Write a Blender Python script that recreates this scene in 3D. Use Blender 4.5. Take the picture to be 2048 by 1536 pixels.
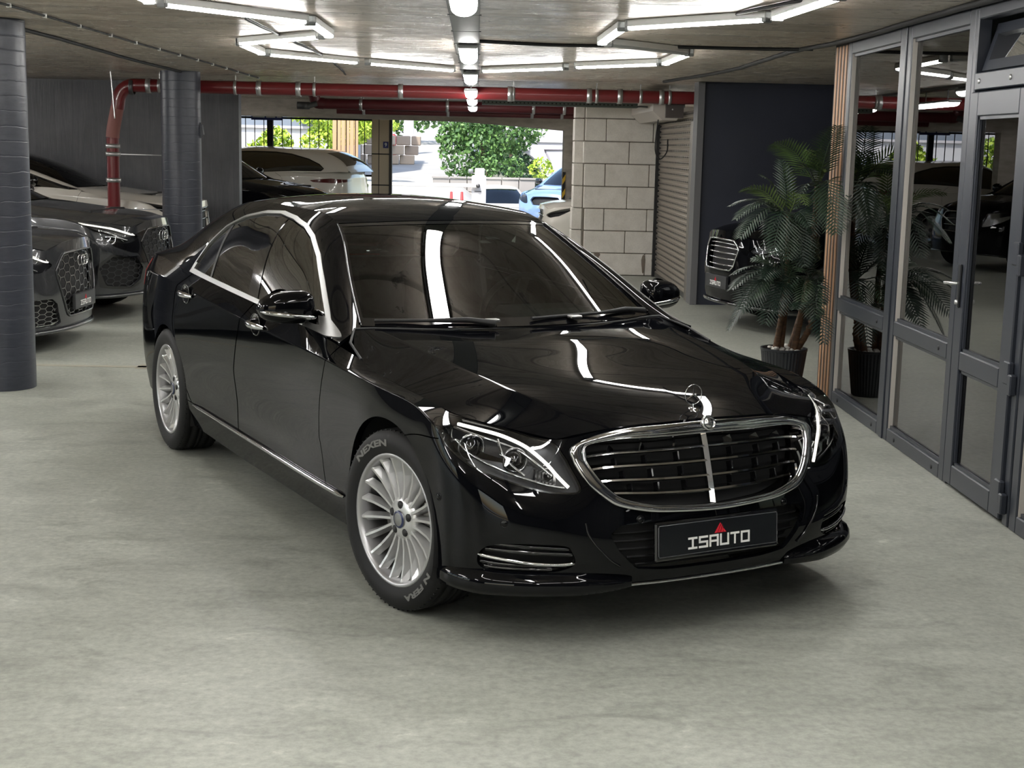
import bpy, bmesh, math, random
import numpy as np
from mathutils import Matrix, Vector
C = bpy.context.scene.collection
for _o in list(bpy.data.objects): bpy.data.objects.remove(_o)
PI = math.pi
rnd = random.Random(7)
# ------------------------------------------------------------------ camera
def make_camera():
    h, p, r, yw = 1.75067, 0.163814, 0.022095, -0.027511
    def rz(t): return np.array([[math.cos(t), -math.sin(t), 0], [math.sin(t), math.cos(t), 0], [0, 0, 1.]])
    G = rz(yw); fw = np.array([0, math.cos(p), -math.sin(p)]); rt = np.array([1., 0, 0]); up = np.cross(rt, fw)
    FW = G @ fw; RT = G @ (rt*math.cos(r)+up*math.sin(r)); UP = G @ (-rt*math.sin(r)+up*math.cos(r))
    cd = bpy.data.cameras.new('camera'); cam = bpy.data.objects.new('camera', cd); C.objects.link(cam)
    cd.sensor_width = 36; cd.lens = 2850/2048*36; cd.clip_start = .05; cd.clip_end = 500
    m = Matrix.Identity(4)
    for i in range(3):
        m[i][0] = RT[i]; m[i][1] = UP[i]; m[i][2] = -FW[i]
    m[2][3] = h; cam.matrix_world = m
    bpy.context.scene.camera = cam
make_camera()
# ------------------------------------------------------------------ world, sun, exposure
sc = bpy.context.scene
wd = bpy.data.worlds.new('world'); sc.world = wd; wd.use_nodes = True
_n = wd.node_tree.nodes; _l = wd.node_tree.links; _n.clear()
_sky = _n.new('ShaderNodeTexSky'); _sky.sky_type = 'NISHITA'; _sky.sun_disc = False
_sky.sun_elevation = math.radians(52); _sky.sun_rotation = math.radians(200); _sky.air_density = 1.2; _sky.dust_density = 2.0
_bg = _n.new('ShaderNodeBackground'); _bg.inputs[1].default_value = .36
_wo = _n.new('ShaderNodeOutputWorld'); _l.new(_sky.outputs[0], _bg.inputs[0]); _l.new(_bg.outputs[0], _wo.inputs[0])
_sd = bpy.data.lights.new('sun', 'SUN'); _sd.energy = 6.5; _sd.angle = math.radians(.6); _sd.color = (1, .95, .87)
_so = bpy.data.objects.new('sun', _sd); C.objects.link(_so); _so.rotation_euler = (math.radians(36), 0, math.radians(-22))
sc.view_settings.view_transform = 'Standard'; sc.view_settings.look = 'None'
sc.view_settings.gamma = 1; sc.view_settings.use_curve_mapping = False; sc.view_settings.exposure = 0.2
sc.cycles.use_denoising = True; sc.cycles.sample_clamp_indirect = 6.0; sc.cycles.max_bounces = 10
sc.cycles.transparent_max_bounces = 16; sc.cycles.caustics_reflective = False; sc.cycles.caustics_refractive = False
TUBE = 48.0      # radiance of the lit tubes
# ------------------------------------------------------------------ materials
MT = {}
def mat(name, col=(.5, .5, .5), rough=.5, metal=0., coat=0., coatr=.03, spec=.5, emis=None, es=0., fn=None):
    if name in MT: return MT[name]
    m = bpy.data.materials.new(name); m.use_nodes = True; b = m.node_tree.nodes['Principled BSDF']
    b.inputs['Base Color'].default_value = (*col, 1); b.inputs['Roughness'].default_value = rough
    b.inputs['Metallic'].default_value = metal; b.inputs['Coat Weight'].default_value = coat
    b.inputs['Coat Roughness'].default_value = coatr; b.inputs['Specular IOR Level'].default_value = spec
    if emis: b.inputs['Emission Color'].default_value = (*emis, 1); b.inputs['Emission Strength'].default_value = es
    if fn: fn(m.node_tree.nodes, m.node_tree.links, b)
    MT[name] = m; return m
def tex_coord(N, L, scale=(1, 1, 1), src='Object', rot=(0, 0, 0)):
    t = N.new('ShaderNodeTexCoord'); mp = N.new('ShaderNodeMapping'); mp.inputs['Scale'].default_value = scale
    mp.inputs['Rotation'].default_value = rot
    L.new(t.outputs[src], mp.inputs[0]); return mp.outputs[0]
def noise(N, L, vec, scale, detail=4, rough=.55, dist=0.):
    n = N.new('ShaderNodeTexNoise'); n.inputs['Scale'].default_value = scale; n.inputs['Detail'].default_value = detail
    n.inputs['Roughness'].default_value = rough; n.inputs['Distortion'].default_value = dist; L.new(vec, n.inputs['Vector']); return n.outputs['Fac']
def ramp(N, L, fac, stops):
    r = N.new('ShaderNodeValToRGB'); e = r.color_ramp.elements
    while len(e) < len(stops): e.new(.5)
    for i, (p, c) in enumerate(stops):
        e[i].position = p; e[i].color = (*c, 1) if isinstance(c, tuple) else (c, c, c, 1)
    L.new(fac, r.inputs[0]); return r.outputs[0]
def mixc(N, L, fac, a, b, mode='MIX'):
    m = N.new('ShaderNodeMix'); m.data_type = 'RGBA'; m.blend_type = mode
    for s, v in ((m.inputs[0], fac), (m.inputs[6], a), (m.inputs[7], b)):
        if hasattr(v, 'links'): L.new(v, s)
        elif isinstance(v, tuple): s.default_value = (*v, 1)
        else: s.default_value = v
    return m.outputs[2]
def bump(N, L, b, h, strength=.3, dist=.01):
    n = N.new('ShaderNodeBump'); n.inputs['Strength'].default_value = strength; n.inputs['Distance'].default_value = dist
    L.new(h, n.inputs['Height']); L.new(n.outputs[0], b.inputs['Normal']); return n
def glass_mat(name, tint, ior=1.5, rough=0.0):
    if name in MT: return MT[name]
    m = bpy.data.materials.new(name); m.use_nodes = True; N = m.node_tree.nodes; L = m.node_tree.links; N.clear()
    t = N.new('ShaderNodeBsdfTransparent'); t.inputs[0].default_value = (*tint, 1)
    g = N.new('ShaderNodeBsdfGlossy'); g.inputs['Roughness'].default_value = rough; g.inputs[0].default_value = (1, 1, 1, 1)
    f = N.new('ShaderNodeFresnel'); f.inputs[0].default_value = ior
    x = N.new('ShaderNodeMixShader'); o = N.new('ShaderNodeOutputMaterial')
    L.new(f.outputs[0], x.inputs[0]); L.new(t.outputs[0], x.inputs[1]); L.new(g.outputs[0], x.inputs[2]); L.new(x.outputs[0], o.inputs[0])
    MT[name] = m; return m
def emit(name, col, s): return mat(name, (.8, .8, .8), .4, emis=col, es=s)
# ------------------------------------------------------------------ objects
def tag(o, label=None, cat=None, group=None, kind=None):
    if label: o['label'] = label
    if cat: o['category'] = cat
    if group: o['group'] = group
    if kind: o['kind'] = kind
    return o
def thing(name, label, cat, loc=(0, 0, 0), rz=0., group=None):
    o = bpy.data.objects.new(name, None); C.objects.link(o); o.location = loc; o.rotation_euler = (0, 0, rz)
    o.empty_display_size = .1
    return tag(o, label, cat, group)
def link(name, me, m=None, parent=None, smooth=None):
    o = bpy.data.objects.new(name, me); C.objects.link(o)
    if m and not me.materials: me.materials.append(m)
    if parent: o.parent = parent
    return o
def copy_tree(o, parent=None):
    c = o.copy(); C.objects.link(c)
    if parent: c.parent = parent
    for ch in list(o.children): copy_tree(ch, c)
    return c
class MB:
    """collects shapes, builds ONE mesh object"""
    def __init__(s): s.v = []; s.f = []; s.sm = []
    def add(s, V, F, smooth=False):
        k = len(s.v); s.v += [tuple(map(float, p)) for p in V]; s.f += [tuple(k+i for i in f) for f in F]; s.sm += [smooth]*len(F); return s
    def box(s, a, b, bev=0., M=None):
        (x0, y0, z0), (x1, y1, z1) = a, b
        if bev <= 0:
            V = [(x, y, z) for z in (z0, z1) for x, y in ((x0, y0), (x1, y0), (x1, y1), (x0, y1))]
            F = [(3, 2, 1, 0), (4, 5, 6, 7), (0, 1, 5, 4), (1, 2, 6, 5), (2, 3, 7, 6), (3, 0, 4, 7)]
        else:
            V = []; d = bev
            for z, i in ((z0, d), (z0+d, 0), (z1-d, 0), (z1, d)):
                for x, y in ((x0+d, y0), (x1-d, y0), (x1, y0+d), (x1, y1-d), (x1-d, y1), (x0+d, y1), (x0, y1-d), (x0, y0+d)):
                    V.append((min(max(x, x0+i), x1-i), min(max(y, y0+i), y1-i), z))
            F = [tuple(range(7, -1, -1)), tuple(range(24, 32))]
            for k in range(3):
                for i in range(8): F.append((k*8+i, k*8+(i+1) % 8, k*8+8+(i+1) % 8, k*8+8+i))
        if M is not None: V = [tuple(M @ Vector(p)) for p in V]
        return s.add(V, F)
    def bar(s, p, q, w, h=None, up=(0, 0, 1), bev=0.):
        p = Vector(p); q = Vector(q); h = h or w; d = q-p; L = d.length; d.normalize(); u = Vector(up)
        if abs(d.dot(u)) > .99: u = Vector((1, 0, 0))
        sd = d.cross(u).normalized(); u = sd.cross(d)
        M = Matrix((( *d, 0), (*sd, 0), (*u, 0), (0, 0, 0, 1))).transposed(); M = Matrix.Translation(p) @ M
        return s.box((0, -w/2, -h/2), (L, w/2, h/2), bev, M)
    def tube(s, pts, r, n=10, caps=True, closed=False):
        P = [Vector(p) for p in pts]; m = len(P); R = r if hasattr(r, '__len__') else [r]*m
        V = []; F = []; up = None
        for i in range(m):
            if closed: t = (P[(i+1) % m]-P[i-1])
            else: t = (P[min(i+1, m-1)]-P[max(i-1, 0)])
            t.normalize()
            if up is None:
                up = Vector((0, 0, 1)) if abs(t.z) < .9 else Vector((1, 0, 0))
            a = t.cross(up).normalized(); up = a.cross(t).normalized()
            for k in range(n):
                g = 2*PI*k/n; V.append(P[i]+a*(math.cos(g)*R[i])+up*(math.sin(g)*R[i]))
        for i in range(m if closed else m-1):
            j = (i+1) % m
            for k in range(n): F.append((i*n+k, i*n+(k+1) % n, j*n+(k+1) % n, j*n+k))
        s.add(V, F, True)
        if caps and not closed: s.add(V[:n], [tuple(range(n-1, -1, -1))]); s.add(V[-n:], [tuple(range(n))])
        return s
    def lathe(s, prof, n=32, axis='z', c=(0, 0, 0), closed=False, a0=0, a1=2*PI):
        V = []; F = []; full = abs(a1-a0-2*PI) < 1e-6; st = n if full else n+1
        for i in range(st):
            g = a0+(a1-a0)*i/n; cs, sn = math.cos(g), math.sin(g)
            for r, h in prof:
                p = {'z': (r*cs, r*sn, h), 'y': (r*cs, h, r*sn), 'x': (h, r*cs, r*sn)}[axis]
                V.append((p[0]+c[0], p[1]+c[1], p[2]+c[2]))
        m = len(prof)
        for i in range(n):
            j = (i+1) % st
            for k in range(m if closed else m-1):
                q = (k+1) % m; F.append((i*m+k, j*m+k, j*m+q, i*m+q))
        return s.add(V, F, True)
    def prism(s, poly, h0, h1, axis='z', M=None):
        n = len(poly); V = []
        for h in (h0, h1):
            for a, b in poly: V.append({'z': (a, b, h), 'y': (a, h, b), 'x': (h, a, b)}[axis])
        if M is not None: V = [tuple(M @ Vector(p)) for p in V]
        F = [tuple(range(n-1, -1, -1)), tuple(range(n, 2*n))]+[(i, (i+1) % n, n+(i+1) % n, n+i) for i in range(n)]
        return s.add(V, F)
    def mirror_y(s):
        k = len(s.v); s.v += [(x, -y, z) for x, y, z in s.v]; s.f += [tuple(k+i for i in reversed(f)) for f in s.f]; s.sm += s.sm; return s
    def mesh(s, name, fixn=True):
        me = bpy.data.meshes.new(name); me.from_pydata(s.v, [], s.f); me.polygons.foreach_set('use_smooth', s.sm)
        if fixn:
            bm = bmesh.new(); bm.from_mesh(me); bmesh.ops.recalc_face_normals(bm, faces=bm.faces); bm.to_mesh(me); bm.free()
        me.update(); return me
    def build(s, name, m, parent=None, fixn=True):
        return link(name, s.mesh(name, fixn), m, parent)
def struct(o): o['kind'] = 'structure'; return o
def text_mesh(txt, size=1., bold=0.):
    cu = bpy.data.curves.new('t', 'FONT'); cu.body = txt; cu.size = size; cu.align_x = 'CENTER'; cu.align_y = 'CENTER'; cu.offset = bold
    o = bpy.data.objects.new('t', cu); C.objects.link(o)
    dg = bpy.context.evaluated_depsgraph_get(); me = bpy.data.meshes.new_from_object(o.evaluated_get(dg))
    bpy.data.objects.remove(o); bpy.data.curves.remove(cu)
    V = [tuple(v.co) for v in me.vertices]; F = [tuple(p.vertices) for p in me.polygons]; bpy.data.meshes.remove(me)
    return V, F
# ---------- spline surface ----------
def nat2(t,Y):
    n=len(t);h=np.diff(t);Y=np.asarray(Y,float)
    A=np.zeros((n,n));B=np.zeros_like(Y)
    A[0,0]=A[-1,-1]=1
    for i in range(1,n-1):
        A[i,i-1]=h[i-1];A[i,i]=2*(h[i-1]+h[i]);A[i,i+1]=h[i]
        B[i]=6*((Y[i+1]-Y[i])/h[i]-(Y[i]-Y[i-1])/h[i-1])
    return np.linalg.solve(A,B.reshape(n,-1)).reshape(B.shape)
def sev(t,Y,M,x):
    i=np.clip(np.searchsorted(t,x,side='right')-1,0,len(t)-2)
    h=(t[i+1]-t[i]);a=(t[i+1]-x)/h;b=(x-t[i])/h
    sh=(-1,)+(1,)*(Y.ndim-1);a=a.reshape(sh);b=b.reshape(sh);h=h.reshape(sh)
    return a*Y[i]+b*Y[i+1]+((a**3-a)*M[i]+(b**3-b)*M[i+1])*h*h/6
class Surf:
    # P rows x cols x 3 ; u along cols (0..ncol-1), v along rows (0..nrow-1); breaks = row indices with a crease
    def __init__(s,P,breaks=(),sym0=False):
        P=np.asarray(P,float);s.P=P;R,C,_=P.shape;s.R,s.C=R,C
        d=np.linalg.norm(np.diff(P,axis=1),axis=2).mean(0);s.tu=np.concatenate([[0],np.cumsum(np.maximum(d,1e-4))])
        d=np.linalg.norm(np.diff(P,axis=0),axis=2).mean(1);s.tv=np.concatenate([[0],np.cumsum(np.maximum(d,1e-4))])
        s.segs=[];b=[0]+list(breaks)+[R-1]
        for i in range(len(b)-1):s.segs.append((b[i],b[i+1]))
        s.sym0=sym0
        if sym0: # mirror column 0 about y for tangent continuity
            k=3;Q=P[:,1:k+1][:,::-1]*np.array([1,-1,1]);s.PU=np.concatenate([Q,P],1)
            s.tU=np.concatenate([-s.tu[1:k+1][::-1],s.tu])
        else: s.PU=P;s.tU=s.tu
        s.Mu=nat2(s.tU,s.PU.transpose(1,0,2)) # cols x rows x3
    def _u(s,U): return np.interp(U,np.arange(s.C),s.tu)
    def xyz(s,U,V):
        U=np.atleast_1d(np.asarray(U,float));V=np.atleast_1d(np.asarray(V,float))
        X=sev(s.tU,s.PU.transpose(1,0,2),s.Mu,s._u(np.clip(U,0,s.C-1))) # n x R x 3
        out=np.zeros((len(U),3));V=np.clip(V,0,s.R-1)
        for k,(a,b) in enumerate(s.segs):
            m=(V>=a)&((V<b) if k<len(s.segs)-1 else (V<=b))
            if not m.any():continue
            x=X[m][:,a:b+1].transpose(1,0,2);t=s.tv[a:b+1]
            v=np.interp(V[m],np.arange(a,b+1),t)
            if b-a==1:
                w=((v-t[0])/(t[1]-t[0]))[:,None];out[m]=x[0]*(1-w)+x[1]*w;continue
            M=nat2(t,x.reshape(len(t),-1)).reshape(x.shape)
            i=np.clip(np.searchsorted(t,v,side='right')-1,0,len(t)-2);n=np.arange(len(v))
            h=t[i+1]-t[i];aa=((t[i+1]-v)/h)[:,None];bb=((v-t[i])/h)[:,None];h=h[:,None]
            out[m]=aa*x[i,n]+bb*x[i+1,n]+((aa**3-aa)*M[i,n]+(bb**3-bb)*M[i+1,n])*h*h/6
        return out
    def nrm(s,U,V,flip=1):
        e=1e-3;U=np.atleast_1d(np.asarray(U,float));V=np.atleast_1d(np.asarray(V,float))
        Va=np.clip(V,0,s.R-1)
        lo=np.clip(Va-e,0,s.R-1);hi=np.clip(Va+e,0,s.R-1)
        dv=s.xyz(U,hi)-s.xyz(U,lo)
        if s.sym0: 
            lo=np.clip(U-e,0,s.C-1)
        lo=np.clip(U-e,0,s.C-1);hi=np.clip(U+e,0,s.C-1)
        du=s.xyz(hi,V)-s.xyz(lo,V)
        n=np.cross(du,dv)*flip;L=np.linalg.norm(n,axis=1,keepdims=True)
        return n/np.maximum(L,1e-12)
# ---------- panels cut from a surface ----------
def clip(uv, F, f):
    nv = [tuple(x) for x in uv]; cache = {}; out = []
    for fc in F:
        s = [f[i] >= 0 for i in fc]
        if all(s): out.append(fc); continue
        if not any(s): continue
        g = []; n = len(fc)
        for k in range(n):
            i, j = fc[k], fc[(k+1) % n]
            if f[i] >= 0: g.append(i)
            if (f[i] >= 0) != (f[j] >= 0):
                key = (min(i, j), max(i, j))
                if key not in cache:
                    a, b = key; t = f[a]/(f[a]-f[b]); t = min(max(t, 1e-4), 1-1e-4)
                    cache[key] = len(nv); nv.append((nv[a][0]+(nv[b][0]-nv[a][0])*t, nv[a][1]+(nv[b][1]-nv[a][1])*t))
                g.append(cache[key])
        if len(g) > 2: out.append(tuple(g))
    used = sorted({i for q in out for i in q}); mp = {o: k for k, o in enumerate(used)}
    return np.array([nv[i] for i in used]).reshape(-1, 2), [tuple(mp[i] for i in q) for q in out]
def poly_sd(P, X):
    """signed distance (inside positive) of points X to closed polygon P"""
    P = np.asarray(P, float); A = P; B = np.roll(P, -1, 0); d = np.full(len(X), 1e9); ins = np.zeros(len(X), bool)
    for a, b in zip(A, B):
        e = b-a; w = X-a; t = np.clip((w@e)/max(e@e, 1e-12), 0, 1); d = np.minimum(d, np.linalg.norm(w-t[:, None]*e, axis=1))
        c = ((a[1] > X[:, 1]) != (b[1] > X[:, 1]))
        with np.errstate(divide='ignore', invalid='ignore'):
            xi = (b[0]-a[0])*(X[:, 1]-a[1])/(b[1]-a[1])+a[0]
        ins ^= c & (X[:, 0] < xi)
    return np.where(ins, d, -d)
def smooth_poly(P, n=6):
    P = np.asarray(P, float); m = len(P); out = []
    for i in range(m):
        a, b, c, d = P[i-1], P[i], P[(i+1) % m], P[(i+2) % m]
        for k in range(n):
            t = k/n; out.append(.5*((2*b)+(c-a)*t+(2*a-5*b+4*c-d)*t*t+(3*b-a-3*c+d)*t**3))
    return np.array(out)
def spline_pts(P, n=8):
    P = [np.asarray(p, float) for p in P]; P = [2*P[0]-P[1]]+P+[2*P[-1]-P[-2]]; out = []
    for i in range(1, len(P)-2):
        a, b, c, d = P[i-1:i+3]
        for k in range(n):
            t = k/n; out.append(.5*((2*b)+(c-a)*t+(2*a-5*b+4*c-d)*t*t+(3*b-a-3*c+d)*t**3))
    out.append(P[-2]); return np.array(out)
def cut(S, ub, vb, du, dv, fields):
    us = np.linspace(ub[0], ub[1], max(2, int(round((ub[1]-ub[0])/du))+1)); vs = np.linspace(vb[0], vb[1], max(2, int(round((vb[1]-vb[0])/dv))+1))
    U, V = np.meshgrid(us, vs); uv = np.stack([U.ravel(), V.ravel()], 1); nu = len(us); nv = len(vs)
    i = np.arange(nu*nv).reshape(nv, nu)
    F = np.stack([i[:-1, :-1].ravel(), i[:-1, 1:].ravel(), i[1:, 1:].ravel(), i[1:, :-1].ravel()], 1).tolist()
    F = [tuple(q) for q in F]
    for fn in fields:
        X = S.xyz(uv[:, 0], uv[:, 1]); f = fn(uv[:, 0], uv[:, 1], X); uv, F = clip(uv, F, f)
        if len(F) == 0: break
    return uv, F
def panel(S, name, m, parent, ub, vb, du, dv, fields=(), flip=1, off=0., thick=.012, both=True, side=1, crown=None):
    """cut region -> mesh object(s); both=True welds the two halves at y=0, else one side (side=+-1)"""
    uv, F = cut(S, ub, vb, du, dv, fields)
    if len(F) == 0: return None
    X = S.xyz(uv[:, 0], uv[:, 1]); Nn = S.nrm(uv[:, 0], uv[:, 1], flip)
    bad = np.linalg.norm(Nn, axis=1) < .5
    if bad.any(): Nn[bad] = (0, 0, 1)
    X = X+Nn*off
    sides = (1, -1) if both else (side,)
    Vs = []; Ns = []; Fs = []
    cen = np.abs(X[:, 1]) < 2e-4 if both else np.zeros(len(X), bool)
    edges = {}
    for q in F:
        for a, b in zip(q, q[1:]+q[:1]): edges.setdefault((min(a, b), max(a, b)), []).append((a, b))
    bd = [e[0] for k, e in edges.items() if len(e) == 1 and not (cen[k[0]] and cen[k[1]])]
    base = 0; idx0 = None
    for sg in sides:
        f = np.array([1, sg, 1]); x = X*f; n = Nn*f
        if both:
            x = x.copy(); x[cen, 1] = 0; n = n.copy(); n[cen, 1] = 0
            n /= np.maximum(np.linalg.norm(n, axis=1, keepdims=True), 1e-9)
        ids = np.arange(len(x))+base
        if idx0 is not None: ids = np.where(cen, idx0, ids)
        else: idx0 = ids
        Vs.append(x); Ns.append(n); base += len(x)
        rev = (sg*flip < 0)
        for q in F:
            g = tuple(int(ids[i]) for i in q); Fs.append(g[::-1] if rev else g)
        if thick > 0 and bd:
            bi = sorted({i for e in bd for i in e}); mp = {o: k for k, o in enumerate(bi)}; nb = len(bi)
            top = x[bi]; low = x[bi]-n[bi]*thick
            Vs += [top, low]; Ns += [n[bi]*.3, n[bi]*.3]
            for a, b in bd:
                g = (base+mp[a], base+nb+mp[a], base+nb+mp[b], base+mp[b]); Fs.append(g[::-1] if rev else g)
            base += 2*nb
    V = np.concatenate(Vs); NN = np.concatenate(Ns)
    me = bpy.data.meshes.new(name); me.from_pydata(V.tolist(), [], Fs)
    me.polygons.foreach_set('use_smooth', [True]*len(me.polygons))
    fl = np.linalg.norm(NN, axis=1) < .5
    # flange vertices keep their geometric normal
    if fl.any():
        gn = np.array([tuple(v.normal) for v in me.vertices]); NN[fl] = gn[fl]
    me.normals_split_custom_set_from_vertices(NN.tolist()); me.update()
    return link(name, me, m, parent)
# ------------------------------------------------------------------ setting materials
def _floor(N, L, b):
    v = tex_coord(N, L); v2 = tex_coord(N, L, (.8, 1.7, 1))
    n1 = noise(N, L, v, .45, 5, .55, .4); n2 = noise(N, L, v2, 4.5, 10, .72, .9); n3 = noise(N, L, v, 30, 5, .7); n4 = noise(N, L, v2, 1.7, 8, .66, 1.6)
    c = ramp(N, L, n1, [(.3, (.262, .272, .236)), (.5, (.322, .333, .292)), (.72, (.372, .382, .342))])
    c = mixc(N, L, .8, c, ramp(N, L, n2, [(.30, .66), (.5, 1.), (.62, 1.08), (.68, 1.42)]), 'MULTIPLY')
    c = mixc(N, L, .8, c, ramp(N, L, n4, [(.32, .74), (.44, .98), (.6, 1.02), (.70, 1.14)]), 'MULTIPLY')
    c = mixc(N, L, .6, c, ramp(N, L, n3, [(.3, .62), (.7, 1.34)]), 'MULTIPLY')
    L.new(c, b.inputs['Base Color']); L.new(ramp(N, L, n2, [(.3, .32), (.7, .52)]), b.inputs['Roughness'])
    bump(N, L, b, n2, .10, .005)
M_FLOOR = mat('polished_concrete', rough=.42, spec=.42, fn=_floor)
def _ceil(N, L, b):
    v = tex_coord(N, L); sp = N.new('ShaderNodeSeparateXYZ'); L.new(v, sp.inputs[0])
    wob = noise(N, L, v, 1.6, 3)
    ad = N.new('ShaderNodeMath'); ad.operation = 'MULTIPLY_ADD'; L.new(wob, ad.inputs[0]); ad.inputs[1].default_value = .05; L.new(sp.outputs[1], ad.inputs[2])
    dv = N.new('ShaderNodeMath'); dv.operation = 'DIVIDE'; L.new(ad.outputs[0], dv.inputs[0]); dv.inputs[1].default_value = .50
    fr = N.new('ShaderNodeMath'); fr.operation = 'FRACT'; L.new(dv.outputs[0], fr.inputs[0])
    fl = N.new('ShaderNodeMath'); fl.operation = 'FLOOR'; L.new(dv.outputs[0], fl.inputs[0])
    wn = N.new('ShaderNodeTexWhiteNoise'); wn.noise_dimensions = '1D'; L.new(fl.outputs[0], wn.inputs['W'])
    g = noise(N, L, tex_coord(N, L, (.8, 1.2, 1)), 3.2, 10, .72, .8); g2 = noise(N, L, tex_coord(N, L, (.7, 1.3, 1)), 5.5, 6, .68, .5)
    c = ramp(N, L, g, [(.30, (.34, .275, .215)), (.46, (.54, .465, .385)), (.56, (.68, .605, .52)), (.72, (.80, .73, .64))])
    c = mixc(N, L, .4, c, ramp(N, L, wn.outputs[0], [(0, .72), (1, 1.2)]), 'MULTIPLY')
    j = ramp(N, L, fr.outputs[0], [(0, .15), (.05, .3), (.08, 1.), (1, 1.)]); c = mixc(N, L, .7, c, j, 'MULTIPLY')
    pit = ramp(N, L, g2, [(.31, .12), (.36, 1.)]); c = mixc(N, L, .8, c, pit, 'MULTIPLY')
    L.new(c, b.inputs['Base Color']); L.new(ramp(N, L, g, [(.3, .40), (.7, .2)]), b.inputs['Roughness'])
    h = mixc(N, L, .5, mixc(N, L, .5, g, j), pit); bump(N, L, b, h, .5, .03)
M_CEIL = mat('board_marked_concrete', rough=.3, spec=.8, fn=_ceil)
def _dark(N, L, b):
    v = tex_coord(N, L); n = noise(N, L, v, 2.2, 6, .6); n2 = noise(N, L, tex_coord(N, L, (9, 9, .5)), 1.0, 6, .7, .3)
    d = ramp(N, L, n2, [(.4, 1.), (.5, .75), (.58, 1.1)])
    L.new(mixc(N, L, .6, ramp(N, L, n, [(.3, (.058, .060, .068)), (.7, (.096, .098, .108))]), d, 'MULTIPLY'), b.inputs['Base Color'])
    bump(N, L, b, n2, .5, .02)
M_DARK = mat('dark_slate_paint', rough=.42, fn=_dark)
def _blue(N, L, b):
    v = tex_coord(N, L); n = noise(N, L, v, 1.2, 4); n2 = noise(N, L, v, 9, 5, .6)
    L.new(ramp(N, L, n, [(.3, (.018, .022, .036)), (.7, (.027, .031, .048))]), b.inputs['Base Color']); bump(N, L, b, n2, .2, .008)
M_BLUE = mat('navy_paint', rough=.5, fn=_blue)
def _pillar(N, L, b):
    v = tex_coord(N, L); w = N.new('ShaderNodeTexWave'); w.bands_direction = 'Z'; w.inputs['Scale'].default_value = 3.1
    w.inputs['Distortion'].default_value = 1.4; w.inputs['Detail'].default_value = 4; w.inputs['Detail Scale'].default_value = 2.5; L.new(v, w.inputs[0])
    n = noise(N, L, tex_coord(N, L, (3, 3, 14)), 3, 6, .65)
    L.new(ramp(N, L, n, [(.3, (.028, .032, .046)), (.7, (.044, .049, .064))]), b.inputs['Base Color'])
    j = ramp(N, L, w.outputs['Fac'], [(0, 0.), (.03, 1.), (1, 1.)]); bump(N, L, b, mixc(N, L, .3, j, n), .22, .010)
M_PILLAR = mat('grey_pillar_paint', rough=.38, fn=_pillar)
def _raw(N, L, b):
    v = tex_coord(N, L, (1, 1, 3)); n = noise(N, L, v, 3, 7, .65); L.new(ramp(N, L, n, [(.3, (.36, .32, .275)), (.55, (.50, .455, .40)), (.75, (.60, .55, .49))]), b.inputs['Base Color'])
    bump(N, L, b, n, .3, .01)
M_RAW = mat('raw_concrete', rough=.8, fn=_raw)
def _block(N, L, b):
    v = tex_coord(N, L); n = noise(N, L, v, 5, 6, .6); n2 = noise(N, L, v, 60, 2)
    L.new(mixc(N, L, .3, ramp(N, L, n, [(.3, (.66, .62, .56)), (.55, (.76, .72, .66)), (.8, (.82, .78, .72))]), ramp(N, L, n2, [(.3, .8), (.7, 1.1)]), 'MULTIPLY'), b.inputs['Base Color'])
    bump(N, L, b, n2, .25, .003)
M_BLOCK = mat('aerated_block', rough=.9, fn=_block)
M_MORTAR = mat('mortar', (.16, .14, .115), .95)
M_PATCH = mat('patch_mortar', (.20, .165, .135), .95)
M_FRAME = mat('anthracite_aluminium', (.025, .029, .039), .36, spec=.5)
M_RUBBER = mat('black_rubber', (.012, .012, .013), .6)
M_STEEL = mat('galvanised_steel', (.55, .55, .55), .35, metal=.9)
M_DSTEEL = mat('dark_steel', (.10, .10, .10), .45, metal=.7)
M_RED = mat('red_pipe_paint', (.15, .011, .014), .3, coat=.3)
M_DRED = mat('dark_red_pipe_paint', (.085, .008, .012), .4)
M_WHITE = mat('white_plastic', (.75, .75, .73), .4)
M_GREYP = mat('grey_plastic', (.25, .26, .26), .45)
M_BLACK = mat('matt_black', (.006, .006, .007), .6)
M_PANE = glass_mat('window_glass', (.80, .85, .83), 1.95)
M_TUBE = emit('lit_tube', (1, .985, .95), TUBE)
M_LAMP = emit('lit_lamp', (1, .985, .96), TUBE*.9)
M_FILL = emit('fill_lamp_bay', (1, .985, .96), TUBE*2.1)  # glow of the added left bay fill lamps
H = 2.545
def fixmb(): return MB()
# ------------------------------------------------------------------ floor / ceiling / walls
struct(MB().box((-11, -6, -.2), (9, 30.5, 0)).build('floor', M_FLOOR))
struct(MB().box((-11, -6, H), (9, 26.3, H+.25)).build('ceiling', M_CEIL))
struct(MB().box((-11, 19.9, 0), (-3.27, 20.12, H)).build('wall_back', M_DARK))
wl = MB().box((-11.2, -6, 0), (-11, .5, H)).box((-11.2, 8.6, 0), (-11, 30.5, H)).box((-11.2, .5, 0), (-11, 8.6, .35)).box((-11.2, .5, 2.4), (-11, 8.6, H))
for _y in (2.45, 4.45, 6.45): wl.box((-11.2, _y, .35), (-11.05, _y+.14, 2.4))
struct(wl.build('wall_left', M_DARK))
w = MB().box((-3.0, -6.2, 0), (9, -6, H)).box((-11, -6.2, 2.3), (-3, -6, H)).box((-11, -6.2, 0), (-8.5, -6, H)); struct(w.build('wall_front', M_DARK))
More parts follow.
